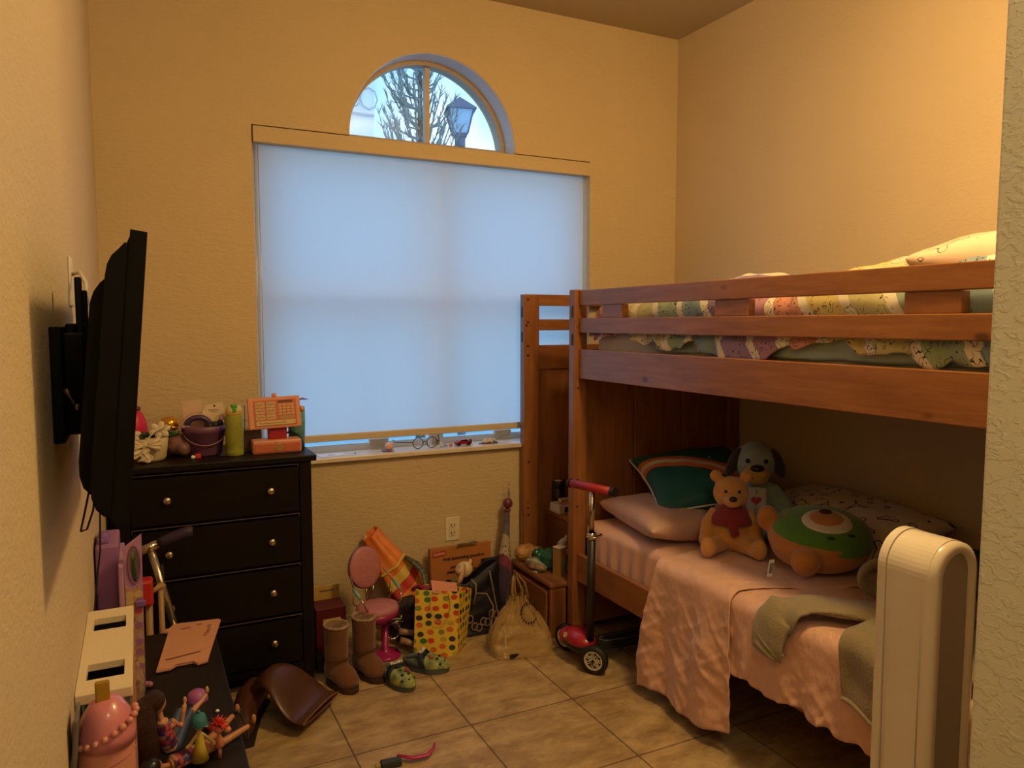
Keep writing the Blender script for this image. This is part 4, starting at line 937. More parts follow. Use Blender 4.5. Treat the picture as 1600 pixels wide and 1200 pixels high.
tag(mk('wooden_stick', B().cyl((.042, 2.67, 0), (.040, 2.67, .53), .009).sph((.040, 2.67, .54), (.016, .012, .012)), M_stk, smooth=True, loc=(.04, 2.67, 0)), 'round-topped wooden toy stick standing right of the red broom head', 'stick')

# ================================================================== on top of the dresser
ZD = .9005
tag(mk('pink_egg', B().sph((-.03, 3.20, ZD+.09), (.055, .05, .092)), mat('hot_pink', (.62, .02, .09), .35), smooth=True, loc=(-.03, 3.2, ZD)), 'hot pink egg-shaped toy at the back left of the dresser', 'toy')
mk('egg_bow', B().sph((-.032, 3.175, ZD+.165), (.022, .015, .012)).sph((-.012, 3.172, ZD+.178), (.016, .010, .010)), mat('wine_ribbon', (.12, .02, .05), .4), smooth=True, loc=(-.03, 3.17, ZD+.16), label='dark wine ribbon knot on the hot pink egg', cat='ribbon')
f = thing('flower_basket', 'cream basket with satin bow, white flowers and pearls at the left of the dresser', 'basket', (.03, 3.02, ZD), room=True)
M_satin = mat('cream_satin', (.66, .54, .36), .32, sheen=.2, bump=.25, bs=40, stretch=(1, 1, .3)); M_leaf = mat('leaf_dark', (.02, .05, .015), .5, var=.3)
mk('basket', B().lathe([(0, 0), (.048, 0), (.054, .012), (.060, .05), (.062, .085), (.058, .085), (.054, .02), (0, .015)], 40, c=(.028, 3.03, ZD)), mat('cream_basket', (.62, .50, .32), .5, bump=.5, bs=40, stretch=(3, 3, .3)), f, smooth=True)
bw_ = B()
for s_ in (-1, 1):
    def lobe(u, v, s_=s_):
        r = u; an = (v-.5)*1.5; x = s_*r*.052*math.cos(an*.8); z = r*.040*math.sin(an)
        return (.012+x, 2.958-.012*math.sin(PI*r)+.0035*math.sin(v*22)*r, ZD+.068+z+s_*x*0)
    bw_.grid(14, 26, lobe)
mk('bow', bw_.sph((.012, 2.955, ZD+.068), (.009, .008, .009)), M_satin, f, smooth=True, solid=.003)
def tail(u, v): 
    p = Vector((.010, 2.955, ZD+.062)).lerp(Vector((-.052, 2.935, ZD+.006)), u); return (p.x+.020*(v-.5)*(1+u)*.6+.008*math.sin(u*9), p.y-.004*math.sin(v*9+u*7), p.z+.022*(v-.5)*(1+u)+.005*math.sin(u*14))
def tail2(u, v): 
    return (.012+.022*(v-.5)*(1+u)+.006*math.sin(u*11), 2.953-.003*math.sin(v*10+u*5)-.004*u, ZD+.060-.052*u+.004*math.sin(v*6))
mk('bow_tail', B().grid(24, 10, tail).grid(24, 10, tail2), M_satin, f, smooth=True, solid=.002)
def flower(cx_, cy, cz, r, n=6):
    b = B()
    for i in range(n):
        a = 2*PI*i/n+.3; b.sph((cx_+r*.55*math.cos(a), cy-.006, cz+r*.45*math.sin(a)), (r*.5, r*.16, r*.32), M=RY(-math.degrees(a)))
    return b.sph((cx_, cy-.01, cz), (r*.2, r*.15, r*.2))
mk('flower', flower(-.03, 3.0, ZD+.100, .030), mat('petal_white', (.70, .58, .44), .5), f, smooth=True)
mk('flower', flower(.062, 3.01, ZD+.112, .036), mat('petal_white', (.70, .58, .44), .5), f, smooth=True)
lv = B()
for x, z, a in ((.0, .098, 10), (.02, .094, -20), (.095, .10, 15), (.105, .09, -10), (-.01, .09, 30), (.04, .09, 0)): lv.sph((x, 3.03, ZD+z), (.026, .006, .009), M=RY(a))
mk('leaves', lv, M_leaf, f, smooth=True)
pb = B()
for i in range(13):
    t_ = i/12; pb.sph((.022+.062*t_, 2.985, ZD+.085+.052*t_+.006*math.sin(t_*5)), .0035, u=10, v=6)
mk('pearls', pb, mat('pearl_cream', (.75, .65, .48), .25), f, smooth=True)
t = thing('perfume_bottle', 'golden apple-shaped bottle behind the flower basket', 'bottle', (.10, 3.12, ZD), room=True)
M_gold = mat('gold_glass', (.75, .42, .06), .14, .85)
mk('apple', B().lathe([(0, .092), (.016, .089), (.029, .098), (.034, .116), (.030, .136), (.018, .146), (.006, .143), (0, .138)], 28, c=(.098, 3.12, ZD)), M_gold, t, smooth=True)
mk('stand', B().lathe([(0, 0), (.022, 0), (.024, .03), (.016, .06), (.010, .093), (0, .093)], 20, c=(.098, 3.12, ZD)), mat('gold_stand', (.45, .28, .06), .3, .7), t, smooth=True)
mk('chain', B().tube([(.075, 3.08, ZD+.09), (.10, 3.075, ZD+.115), (.13, 3.08, ZD+.105), (.125, 3.085, ZD+.085), (.10, 3.08, ZD+.08)], .004, 8, closed=True), M_gold, t, smooth=True)
mk('mauve_pouch', B().sph((.125, 3.10, ZD+.042), (.048, .04, .042)).sph((.145, 3.07, ZD+.03), (.03, .03, .03)), mat('mauve_satin', (.24, .12, .11), .4, bump=.4, bs=18), loc=(.125, 3.1, ZD), rem=.005, sm=3, label='mauve satin pouch between the flower basket and the purple bucket', cat='pouch')
bk = thing('purple_bucket', 'purple plastic bucket full of cards and hair things on the dresser', 'bucket', (.215, 3.08, ZD), room=True)
M_pb = mat('bucket_purple', (.17, .065, .14), .45)
cxb, cyb = .218, 3.085
mk('pail', B().lathe([(0, 0), (.058, 0), (.061, .004), (.074, .085), (.0785, .087), (.0795, .112), (.076, .113), (.073, .09), (.057, .008), (0, .007)], 44, c=(cxb, cyb, ZD)), M_pb, bk, smooth=True)
mk('handle', B().tube([(cxb-.078*math.cos(a)-.0, cyb-.082*abs(math.sin(a))**.6 if False else cyb-.080*math.sin(a), ZD+.098-.055*math.sin(a)) for a in [PI*i/20 for i in range(21)]], .0025, 8), mat('bucket_handle', (.26, .13, .20), .4), bk, smooth=True)
M_card = mat('cream_card', (.68, .55, .38), .6)
mk('greeting_card', B().box(.155, .225, 3.115, 3.117, ZD+.03, ZD+.205, 0, M=TR(.19, 3.1, ZD) @ RY(-3) @ TR(-.19, -3.1, -ZD)), mat('pink_card', (.66, .46, .34), .6), loc=(.19, 3.1, ZD+.03), label='plain pale card standing at the left in the purple bucket', cat='card')
hc = thing('hang_card', 'cream hang card with a punched hole in the purple bucket', 'card', (.245, 3.08, ZD+.10), room=True)
mk('card', B().prism([(.208, .145), (.225, .178), (.285, .190), (.292, .145), (.262, .137), (.255, .118), (.225, .118), (.225, .138)], -.001, .001, M=TR(0, 3.075, ZD+.01) @ RX(90)), M_card, hc)
mk('hole', B().cyl((.256, 3.0738, ZD+.185), (.256, 3.0732, ZD+.185), .004, n=14), M_blkm, hc)
mk('print', B().box(.236, .272, 3.0732, 3.0738, ZD+.168, ZD+.171).box(.243, .266, 3.0732, 3.0738, ZD+.161, ZD+.163), mat('print_grey', (.15, .12, .1), .6), hc)
hb = B().tube([(.195+.048*math.cos(a), 3.06, ZD+.095+.050*math.sin(a)) for a in [PI*i/16 for i in range(17)]], .011, 10)
mk('hair_band', hb, mat('navy_satin', (.05, .025, .11), .35), smooth=True, loc=(.195, 3.06, ZD+.1), label='navy satin headband in the purple bucket', cat='headband')
mk('peach_band', B().tube([(.190+.058*math.cos(a), 3.066, ZD+.092+.061*math.sin(a)) for a in [PI*i/16 for i in range(17)]], .008, 10), mat('peach_satin', (.5, .3, .2), .4), smooth=True, loc=(.19, 3.066, ZD+.1), label='peach headband behind the navy one in the purple bucket', cat='headband')
mk('hair_clip', B().sph((.255, 3.05, ZD+.115), (.022, .014, .013)).sph((.273, 3.055, ZD+.121), (.012, .012, .014)).sph((.235, 3.05, ZD+.112), (.012, .012, .010)), mat('black_satin', (.015, .015, .018), .3), smooth=True, loc=(.255, 3.05, ZD+.11), label='black bow clip sticking out of the purple bucket', cat='hair clip')
mk('scrunchie', B().tube([(.288+.011*math.cos(a), 3.09+.02*math.sin(a), ZD+.122+.02*math.sin(a+.4)) for a in [2*PI*i/14 for i in range(14)]], .009, 8, closed=True).sph((.15, 3.06, ZD+.112), (.016, .012, .011)), mat('lilac_fluff', (.42, .26, .28), .8), smooth=True, loc=(.288, 3.09, ZD+.11), label='dusty pink scrunchie at the right rim of the purple bucket', cat='scrunchie')
wt = thing('water_bottle', 'yellow-green clear water bottle with green spout on the dresser', 'water bottle', (.318, 3.0, ZD), room=True)
M_lim = mat('lime_plastic', (.30, .31, .05), .16, var=.25, vs=25)
bx_, by_ = .318, 3.0
mk('bottle_body', B().lathe([(0, 0), (.030, 0), (.033, .006), (.033, .018), (.0315, .022), (.0325, .03), (.033, .12), (.031, .150), (.029, .158), (0, .158)], 36, c=(bx_, by_, ZD)), M_lim, wt, smooth=True)
mk('collar', B().lathe([(.030, .156), (.031, .160), (.030, .172), (.0, .173)], 36, c=(bx_, by_, ZD)), mat('orange_collar', (.50, .30, .06), .35), wt, smooth=True)
mk('lid', B().lathe([(.030, .172), (.029, .182), (.024, .190), (.0, .192)], 36, c=(bx_, by_, ZD)), mat('cream_lid', (.58, .55, .25), .35), wt, smooth=True)
mk('spout', B().box(bx_-.012, bx_+.010, by_-.030, by_+.005, ZD+.178, ZD+.197, .005).box(bx_-.008, bx_+.006, by_-.032, by_-.024, ZD+.165, ZD+.183, .003), mat('spout_green', (.09, .32, .03), .3), wt)
rg = thing('toy_register', 'coral toy register screen with keypad and picture tiles on a coral drawer', 'toy register', (.475, 3.0, ZD), room=True)
M_rg = mat('register_coral', (.64, .27, .15), .4); M_rg2 = mat('register_red', (.52, .13, .07), .45); M_tile = mat('tile_tan', (.55, .36, .18), .5)
mk('drawer_box', B().box(.380, .562, 2.972, 3.05, ZD, ZD+.052, .006), M_rg, rg)
mk('drawer_front', B().box(.386, .556, 2.969, 2.974, ZD+.006, ZD+.040, .002), M_rg2, rg)
mk('logo', B().cyl((.475, 2.9695, ZD+.026), (.475, 2.967, ZD+.026), .014, n=28), mat('badge_gold', (.35, .22, .06), .4), rg)
mk('logo_ring', B().tube([(.475+.0105*math.cos(a), 2.9668, ZD+.026+.0105*math.sin(a)) for a in [2*PI*i/20 for i in range(20)]], .0013, 6, closed=True).tube([(.466, 2.9668, ZD+.044), (.475, 2.9668, ZD+.038), (.484, 2.9668, ZD+.044)], .0014, 6), mat('badge_pink', (.55, .28, .18), .4), rg, smooth=True)
mk('neck', B().box(.443, .512, 3.0, 3.04, ZD+.052, ZD+.12, .004), mat('neck_red', (.35, .015, .03), .4), rg)
SCM = TR(.469, 2.998, ZD+.155) @ RY(-1.5) @ RX(-10)
def scr(x0, x1, z0, z1, y0, y1, bev=0): return B().box(x0, x1, y0, y1, z0, z1, bev, M=SCM)
mk('screen_case', scr(-.101, .095, -.060, .062, -.006, .010, .005), M_rg, rg)
mk('screen_face', scr(-.080, .079, -.051, .050, -.0078, -.005, .001), M_rg2, rg)
for i in range(2):
    for j in range(3): mk('picture_tile', scr(-.074+i*.040, -.040+i*.040, .022-j*.024, .043-j*.024, -.0095, -.007, .0008), M_tile, rg)
for i in range(4):
    for j in range(4): mk('key', scr(.012+i*.0155, .024+i*.0155, .024-j*.0115, .032-j*.0115, -.0095, -.007, .0006), M_tile, rg)
mk('display', scr(.010, .066, .038, .046, -.0095, -.007), mat('display_dark', (.12, .03, .02), .3), rg)
mk('bar', scr(.014, .070, -.027, -.015, -.0095, -.007, .001), mat('bar_tan', (.42, .24, .10), .4), rg)
mk('ticket_strip', scr(-.074, .072, -.047, -.030, -.0095, -.007, .001), mat('strip_tan', (.58, .42, .20), .5), rg)
mk('knob', B().sph((.0, -.001, .067), (.010, .006, .010)).xf(SCM), M_rg, rg, smooth=True)
mk('crank', B().cyl((.095, .002, .008), (.108, .002, .008), .011, n=18).xf(SCM), mat('knob_orange', (.6, .28, .06), .35), rg, smooth=True)
zs = B()
for i in range(2):
    for j in range(3):
        P = [(-.069+i*.040+k_*.006, -.0100, .0325-j*.024+.004*math.sin(k_*2.1+i+j)) for k_ in range(5)]; zs.tube(P, .0011, 5)
P = [(-.066+k_*.008, -.0100, -.0385+.0022*math.sin(k_*2.3)) for k_ in range(14)]; zs.tube(P, .001, 5)
mk('drawings', zs.xf(SCM), mat('drawing_olive', (.16, .12, .04), .6), rg)
mk('clear_box', B().box(.345, .425, 3.06, 3.13, ZD, ZD+.085, .003), mat('clear_purple', (.20, .13, .13), .15, trans=.4, var=.5, vs=40), loc=(.385, 3.1, ZD), label='clear box of little hair things behind the coral register', cat='box')
mk('wire_rack', B().cyl((.352, 3.10, ZD+.08), (.352, 3.10, ZD+.178), .002, n=8).cyl((.366, 3.10, ZD+.08), (.370, 3.10, ZD+.178), .002, n=8).cyl((.352, 3.10, ZD+.178), (.370, 3.10, ZD+.178), .002, n=8).cyl((.357, 3.10, ZD+.12), (.372, 3.10, ZD+.12), .002, n=8), M_chr, loc=(.36, 3.1, ZD+.08), label='thin wire rack standing between the green bottle and the coral screen', cat='rack')
mk('teal_cup', B().lathe([(0, 0), (.030, 0), (.034, .10), (.033, .165), (.030, .165), (.028, .01), (0, .01)], 28, c=(.565, 3.09, ZD)), mat('teal_print', (.12, .34, .34), .35, var=.35, vs=30), smooth=True, loc=(.565, 3.09, ZD), label='pale teal cup behind the coral register screen', cat='cup')
mk('straw_wand', B().tube([(.545, 3.09, ZD+.06), (.560, 3.09, ZD+.19), (.590, 3.085, ZD+.197), (.612, 3.08, ZD+.193)], [.003, .004, .006, .001], 8, flat=.6), mat('wand_purple', (.25, .10, .20), .4), smooth=True, loc=(.56, 3.09, ZD+.1), label='purple pointed wand resting in the teal cup', cat='wand')
mk('black_strap', B().tube([(.51, 3.06, ZD+.062), (.535, 3.058, ZD+.070), (.565, 3.05, ZD+.055), (.575, 3.03, ZD+.03), (.574, 3.02, ZD+.004)], .008, 8, flat=.5), M_blkm, smooth=True, loc=(.55, 3.05, ZD), label='black strap curling down behind the coral register drawer', cat='strap')
mk('red_whistle', B().box(.178, .198, 2.985, 3.0, ZD, ZD+.018, .003), mat('red_plastic', (.5, .03, .02)), loc=(.188, 2.99, ZD), label='little red plastic piece in front of the purple bucket', cat='toy')
mk('clear_bead', B().sph((.170, 2.985, ZD+.007), (.008, .006, .007)), mat('pearl_white', (.8, .8, .78)), smooth=True, loc=(.17, 2.985, ZD), label='white bead beside the little red plastic piece', cat='bead')
mk('hair_tie', B().tube([(.285+.022*math.cos(a), 3.005+.012*math.sin(a), ZD+.004) for a in [2*PI*i/20 for i in range(20)]], .0025, 6, closed=True), mat('navy_band', (.04, .05, .12), .5), smooth=True, loc=(.285, 3.0, ZD), label='navy hair tie lying left of the green bottle', cat='hair tie')

# ================================================================== on the window sill
ZS = .8125
pp = thing('paper_slip', 'white printed paper slip on the sill beside the dresser', 'paper', (.76, 3.33, ZS), room=True)
mk('sheet', B().box(.70, .82, 3.30, 3.37, ZS, ZS+.0015, 0, M=TR(.76, 3.33, 0) @ RZ(8) @ TR(-.76, -3.33, 0)), mat('paper_white', (.75, .72, .74), .6), pp)
mk('ink', B().box(.745, .775, 3.33, 3.338, ZS+.0015, ZS+.002, 0), mat('ink_grey', (.12, .1, .12), .6), pp)
mk('sill_stone_chip', B().sph((.865, 3.33, ZS+.003), .003), M_blkm, loc=(.865, 3.33, ZS), label='tiny black bead on the sill right of the paper slip', cat='bead')
bb = thing('pink_ball', 'marbled pink ball in a clear dish on the window sill', 'ball', (1.02, 3.335, ZS), room=True)
mk('ball', B().sph((1.025, 3.335, ZS+.0205), .020, u=28, v=16), mat('marbled_pink', (.70, .25, .22), .35, var=.0, col2=(.80, .55, .50), vs=40), bb, smooth=True)
mk('dish', B().lathe([(0, 0), (.024, .001), (.031, .006), (.030, .007), (.022, .003), (0, .002)], 28, c=(1.018, 3.335, ZS-.0)), mat('lilac_dish', (.5, .36, .45), .2, trans=.3), bb, smooth=True)
gs = thing('round_glasses', 'round black wire glasses standing open on the window sill', 'glasses', (1.20, 3.33, ZS), room=True)
M_w = mat('wire_black', (.012, .012, .012), .35)
for cx_ in (1.163, 1.232): mk('rim', B().tube([(cx_+.025*math.cos(a), 3.325, ZS+.0275+.025*math.sin(a)) for a in [2*PI*i/32 for i in range(32)]], .002, 8, closed=True), M_w, gs, smooth=True)
mk('bridge', B().tube([(1.188, 3.325, ZS+.032), (1.1975, 3.323, ZS+.034), (1.207, 3.325, ZS+.032)], .0018, 8), M_w, gs, smooth=True)
mk('temple', B().tube([(1.139, 3.325, ZS+.032), (1.10, 3.365, ZS+.030), (1.068, 3.385, ZS+.030), (1.060, 3.386, ZS+.042)], .0018, 8), M_w, gs, smooth=True)
mk('temple', B().tube([(1.257, 3.325, ZS+.032), (1.285, 3.36, ZS+.024), (1.29, 3.385, ZS+.035), (1.286, 3.388, ZS+.055)], .0018, 8), M_w, gs, smooth=True)
mk('clear_charm', B().sph((1.302, 3.33, ZS+.006), (.014, .008, .006)).sph((1.278, 3.325, ZS+.004), (.008, .006, .004)), mat('clear_plastic', (.6, .6, .62), .15, trans=.5), smooth=True, loc=(1.3, 3.33, ZS), label='clear plastic charms right of the round glasses', cat='charm')
mk('orange_charm', B().box(1.322, 1.340, 3.328, 3.338, ZS, ZS+.012, .003), mat('orange_plastic', (.6, .2, .06), .4), loc=(1.33, 3.33, ZS), label='small orange piece left of the red toy car', cat='toy')
car = thing('toy_car', 'red and black toy car on the window sill', 'toy car', (1.395, 3.335, ZS), room=True)
mk('car_body', B().prism([(-.040, .006), (-.040, .016), (-.024, .020), (-.012, .028), (.014, .029), (.026, .020), (.041, .017), (.043, .006)], -.014, .014, M=TR(1.395, 3.335, ZS) @ RX(90), bev=.002), mat('car_red', (.35, .012, .03), .25), car)
mk('car_window', B().prism([(-.020, .020), (-.011, .0265), (.013, .0275), (.023, .020)], -.0145, .0145, M=TR(1.395, 3.335, ZS) @ RX(90)), M_blk, car)
for dx in (-.025, .026):
    for dy in (-.012, .012): mk('wheel', B().cyl((1.395+dx, 3.335+dy-.003, ZS+.0085), (1.395+dx, 3.335+dy+.003, ZS+.0085), .0085, n=18), M_blk, car)
mk('spoiler', B().box(1.432, 1.438, 3.322, 3.348, ZS+.018, ZS+.027, .001), M_blk, car)
sc = thing('shell_plate', 'white knobbly shell on a dark flat plate at the right end of the sill', 'shell', (1.53, 3.335, ZS), room=True)
mk('plate', B().prism([(1.475, 3.33), (1.52, 3.31), (1.575, 3.318), (1.58, 3.345), (1.52, 3.36)], ZS, ZS+.004), mat('plate_dark', (.12, .05, .03), .5), sc)
cb = B(); rnd = random.Random(5)
for i in range(26): cb.sph((1.535+rnd.uniform(-.032, .032), 3.333+rnd.uniform(-.014, .014), ZS+.007+rnd.uniform(0, .012)), rnd.uniform(.004, .008), u=8, v=6)
mk('shell', cb, mat('shell_white', (.62, .54, .46), .6), sc, rem=.002)

# ================================================================== the clutter on the floor
# tan boots
M_su = mat('tan_suede', (.17, .062, .022), .9, var=.25, vs=14, bump=.35, bs=160, sheen=.3); M_wool = mat('fleece_lining', (.42, .28, .16), .95, var=.3, vs=60, bump=1., bs=220)
def boot(loc, rz, label):
    t = thing('sheepskin_boot', label, 'boot', loc, R(rz), 'tan sheepskin boots beside the dresser')
    b = B()
    # front is local -y
    b.lathe([(0, .02), (.046, .02), (.047, .08), (.048, .16), (.050, .225), (0, .226)], 28, sx=.92, sy=1.1)
    b.sph((0, -.055, .045), (.046, .078, .040)).sph((0, -.085, .036), (.045, .055, .030)).sph((0, .005, .05), (.046, .056, .05))
    mk('shaft', b, M_su, t, rem=.006, sm=3)
    mk('sole', B().prism([(.046*math.cos(a)*(1.0 if math.sin(a) > 0 else 1.05), -.035+(.092 if math.sin(a) > 0 else .112)*math.sin(a)) for a in [2*PI*i/36 for i in range(36)]], .0, .020, bev=.004), mat('boot_sole', (.06, .025, .012), .8), t)
    mk('toe_seam', B().tube([(.049*math.cos(a), .0+.062*math.sin(a)-.0, .098-.010*math.sin(a)) for a in [R(180+i*9) for i in range(21)]], .002, 6), mat('seam_brown', (.09, .035, .014), .8), t, smooth=True)
    mk('lining', B().tube([(.043*math.cos(a), .051*math.sin(a), .227) for a in [2*PI*i/28 for i in range(28)]], .006, 8, closed=True), M_wool, t, smooth=True)
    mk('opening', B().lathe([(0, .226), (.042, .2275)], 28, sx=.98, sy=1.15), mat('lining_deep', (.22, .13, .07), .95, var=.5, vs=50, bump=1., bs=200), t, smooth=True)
boot((.655, 2.86, 0), 14, 'left tan sheepskin boot, nearer the camera, beside the dresser')
boot((.775, 2.895, 0), 12, 'right tan sheepskin boot, next to the pink toy chair')
# clogs
M_cl = mat('clog_print', (.42, .44, .08), .5, col2=(.04, .10, .10), vs=28); M_cs = mat('clog_sole', (.07, .09, .10), .6)
def clog(loc, rz, label, mir=1):
    t = thing('clog', label, 'clog', loc, R(rz), 'printed rubber clogs in front of the polka dot bag')
    out = [(.044*math.cos(a)*(1+.12*(math.sin(a) < 0)), .098*math.sin(a)) for a in [2*PI*i/40 for i in range(40)]]
    mk('sole', B().prism(out, 0, .022, bev=.004), M_cs, t)
    def up(u, v):   # toe cap dome, front is -y
        a = lerp(PI, 2*PI, u); r = 1-v
        x = .047*math.cos(a)*(1-v*.5*0)*(math.cos(v*PI/2)**.5 if v > 0 else 1); y = -.000+.098*math.sin(a)*math.cos(v*PI/2)**.7
        return (x, y-.004, .020+.042*math.sin(v*PI/2)*(1-.2*abs(math.sin(a))))
    mk('toe_cap', B().grid(32, 14, up), M_cl, t, smooth=True, solid=.004)
    mk('footbed', B().prism([(x*.86, y*.9) for x, y in out], .022, .025), mat('clog_bed', (.14, .17, .18), .7), t)
    mk('heel_rim', B().tube([(.043*math.cos(a), .095*math.sin(a), .034) for a in [R(i*10) for i in range(19)]], .007, 8, flat=1.6), M_cs, t, smooth=True)
    def strap(u, v):
        a = lerp(-.12, PI+.12, u); return (.050*math.cos(a), -.002+.020*math.sin(a)+.024*(v-.5), .030+.042*math.sin(a))
    sr = mk('strap', B().grid(24, 6, strap), mat('strap_navy', (.012, .014, .03), .5), t, smooth=True, solid=.004)
    text('lettering', 'BLUEY', .019, mat('letter_white', (.75, .72, .6), .5), sr, TR(0, .0155, .0775) @ RX(12), ext=.001, bold=.0008)
    hl = B()
    for x, y, z in ((-.026, -.070, .040), (.0, -.078, .042), (.026, -.070, .040), (-.014, -.052, .056), (.014, -.052, .056)): hl.sph((x, y, z), (.006, .006, .005), u=10, v=6)
    mk('vent', hl, M_blk, t, smooth=True)
    mk('charm', B().sph((.018*mir, -.030, .060), (.010, .010, .006)), mat('charm_red', (.4, .04, .05), .4), t, smooth=True)
clog((.868, 2.735, 0), 12, 'left rubber clog with yellow-green print and navy strap, nearer the boots')
clog((1.005, 2.80, 0), 48, 'right rubber clog with yellow-green print, turned towards the polka dot bag', -1)
# brown leather tall boot lying on the floor
M_lea = mat('brown_leather', (.085, .030, .014), .35, var=.25, vs=7, bump=.15, bs=40)
t = thing('riding_boot', 'tall brown leather boot lying folded over in front of the dresser', 'boot', (.45, 2.68, 0), room=True)
def shaft(u, v):    # flattened leg tube, from ankle (v=0) to open top (v=1)
    a = 2*PI*u
    p = Vector((.335, 2.76, .062)).lerp(Vector((.535, 2.575, .052)), v); 
    p.z += .085*math.sin(PI*min(1, v*1.15))*(1-v)*1.6
    ax = Vector((.735, -.68, 0)); side = Vector((.68, .735, 0))
    wd = lerp(.052, .118, sstep(v*1.3)); th = lerp(.042, .010, v)
    q = p+side*math.cos(a)*wd*(1+.03*noise.noise(Vector((v*5, u*4, 0))))+Vector((0, 0, 1))*math.sin(a)*(th+.006*noise.noise(Vector((v*4, u*3, 2)))*1)
    q.z = max(.003, q.z); return q
mk('shaft', B().grid(40, 40, shaft, closeu=True), M_lea, t, smooth=True, solid=.003)
mk('foot', B().tube([(.350, 2.80, .065), (.315, 2.74, .062), (.290, 2.67, .048), (.275, 2.60, .038), (.268, 2.55, .030)], [.048, .050, .042, .040, .022], 18).sph((.35, 2.81, .05), (.045, .04, .045)), M_lea, t, rem=.006, sm=3)
mk('sole', B().prism([(x, y) for x, y in ((.372, 2.83), (.395, 2.80), (.345, 2.70), (.320, 2.60), (.300, 2.52), (.262, 2.515), (.235, 2.56), (.250, 2.66), (.290, 2.78), (.33, 2.83))], 0, .012, bev=.003), mat('sole_dark', (.02, .01, .006), .6), t)
mk('piping', B().tube([shaft(i/30, .995) for i in range(30)], .0022, 6, closed=True), mat('edge_tan', (.22, .09, .04), .5), t, smooth=True)
# red box behind the boots
t = thing('red_carton', 'dark red carton with a yellow note, squeezed between dresser and boots', 'box', (.66, 3.08, 0), room=True)
mk('carton', B().box(.612, .735, 3.02, 3.13, 0, .235, .002), mat('dark_red_card', (.10, .006, .012), .5), t)
mk('note', B().box(.640, .712, 3.016, 3.019, .135, .192), mat('note_yellow', (.60, .38, .05), .6), t)
mk('note_line', B().box(.650, .700, 3.0145, 3.0162, .176, .181).box(.665, .69, 3.0145, 3.0162, .160, .162), mat('ink_grey', (.12, .1, .12)), t)
mk('yellow_folder', B().box(.625, .740, 3.15, 3.16, .0, .285, .001), mat('folder_yellow', (.50, .30, .06), .6), label='yellow folder standing behind the dark red carton', cat='folder', loc=(.68, 3.155, 0))
mk('folder_print', B().box(.655, .715, 3.1485, 3.1499, .262, .268), mat('ink_grey', (.12, .1, .12)), bpy.data.objects['yellow_folder'])
mk('black_shoe_box', B().box(.600, .70, 2.955, 3.01, 0, .065, .004), M_blkm, label='small black box on the floor behind the left boot', cat='box', loc=(.65, 2.98, 0))
# pink salon chair for dolls
t = thing('toy_salon_chair', 'pink padded toy salon chair with mint armrests and round base', 'toy chair', (.85, 2.99, 0), R(14))
M_ps = mat('pink_pad', (.46, .17, .20), .5, var=.1, vs=40, bump=.5, bs=60, stretch=(1, 1, 2.)); M_mag = mat('magenta_plastic', (.36, .015, .13), .25); M_mint = mat('mint_plastic', (.20, .38, .30), .4)
mk('base', B().lathe([(0, 0), (.062, 0), (.066, .006), (.060, .014), (.030, .022), (.016, .034), (.014, .15), (0, .15)], 32, c=(.04, -.01, 0)), M_mag, t, smooth=True)
mk('seat', B().lathe([(0, .195), (.068, .197), (.087, .208), (.091, .220), (.085, .234), (.062, .240), (0, .242)], 36, c=(0, -.02, 0), sy=.92), M_ps, t, smooth=True)
mk('seat_shell', B().lathe([(0, .15), (.05, .165), (.086, .195), (.091, .212), (.0, .212)], 36, c=(0, -.02, -.002), sy=.92), M_mag, t, smooth=True)
BK = TR(-.012, .055, .378) @ RX(-8)
mk('backrest', B().sph((0, 0, 0), (.074, .014, .086), u=36, v=18).xf(BK), M_ps, t, smooth=True)
mk('back_shell', B().sph((0, .008, 0), (.078, .014, .090), u=36, v=18).xf(BK), mat('plum_shell', (.16, .05, .10), .4), t, smooth=True)
for s_ in (-1, 1):
    a_ = mk('arm_frame', B().tube([(s_*.078-.008, .05, .36), (s_*.088, .03, .33), (s_*.094, -.01, .305), (s_*.092, -.055, .285), (s_*.084, -.072, .255), (s_*.066, -.060, .232)], .0035, 10).tube([(s_*.070, .02, .23), (s_*.090, .02, .25), (s_*.088, .025, .30)], .003, 8), M_chr, t, smooth=True)
    mk('armrest', B().tube([(s_*.0935, .012, .314), (s_*.095, -.02, .302), (s_*.092, -.045, .290)], [.006, .0085, .006], 12), M_mint, a_, smooth=True)
mk('back_spindle', B().cyl((-.012, .045, .235), (-.012, .05, .30), .004, n=10).cyl((.02, .045, .235), (.02, .05, .30), .004, n=10), M_chr, t, smooth=True)
# doll legs and tiara
mk('bare_doll', B().tube([(.945, 2.95, .075), (.99, 2.94, .055), (1.04, 2.93, .035), (1.06, 2.925, .02)], [.014, .013, .010, .008], 12).tube([(.95, 2.98, .10), (1.0, 2.98, .085), (1.05, 2.975, .06)], [.014, .013, .011], 12), mat('doll_tan', (.34, .20, .11), .4, var=.3, vs=60), smooth=True, loc=(1.0, 2.95, 0), label='pair of bare doll legs lying between toy chair and polka dot bag', cat='doll')
tb_ = B()
for i in range(14):
    a = 2*PI*i/14; tb_.sph((.925+.030*math.cos(a), 2.985, .105+.035*math.sin(a)), .0055, u=8, v=6)
tb_.tube([(.925+.030*math.cos(2*PI*i/20), 2.985, .105+.035*math.sin(2*PI*i/20)) for i in range(20)], .003, 6, closed=True).tube([(.895, 2.98, .155), (.92, 2.975, .162), (.955, 2.975, .155), (.96, 2.975, .17)], .004, 6).tube([(.90, 2.98, .135), (.94, 2.975, .148), (.965, 2.975, .142)], .004, 6)
mk('toy_tiara', tb_, mat('silver_plastic', (.6, .55, .5), .12, .95), smooth=True, loc=(.925, 2.985, 0), label='shiny silver toy tiara hanging beside the pink toy chair', cat='tiara')
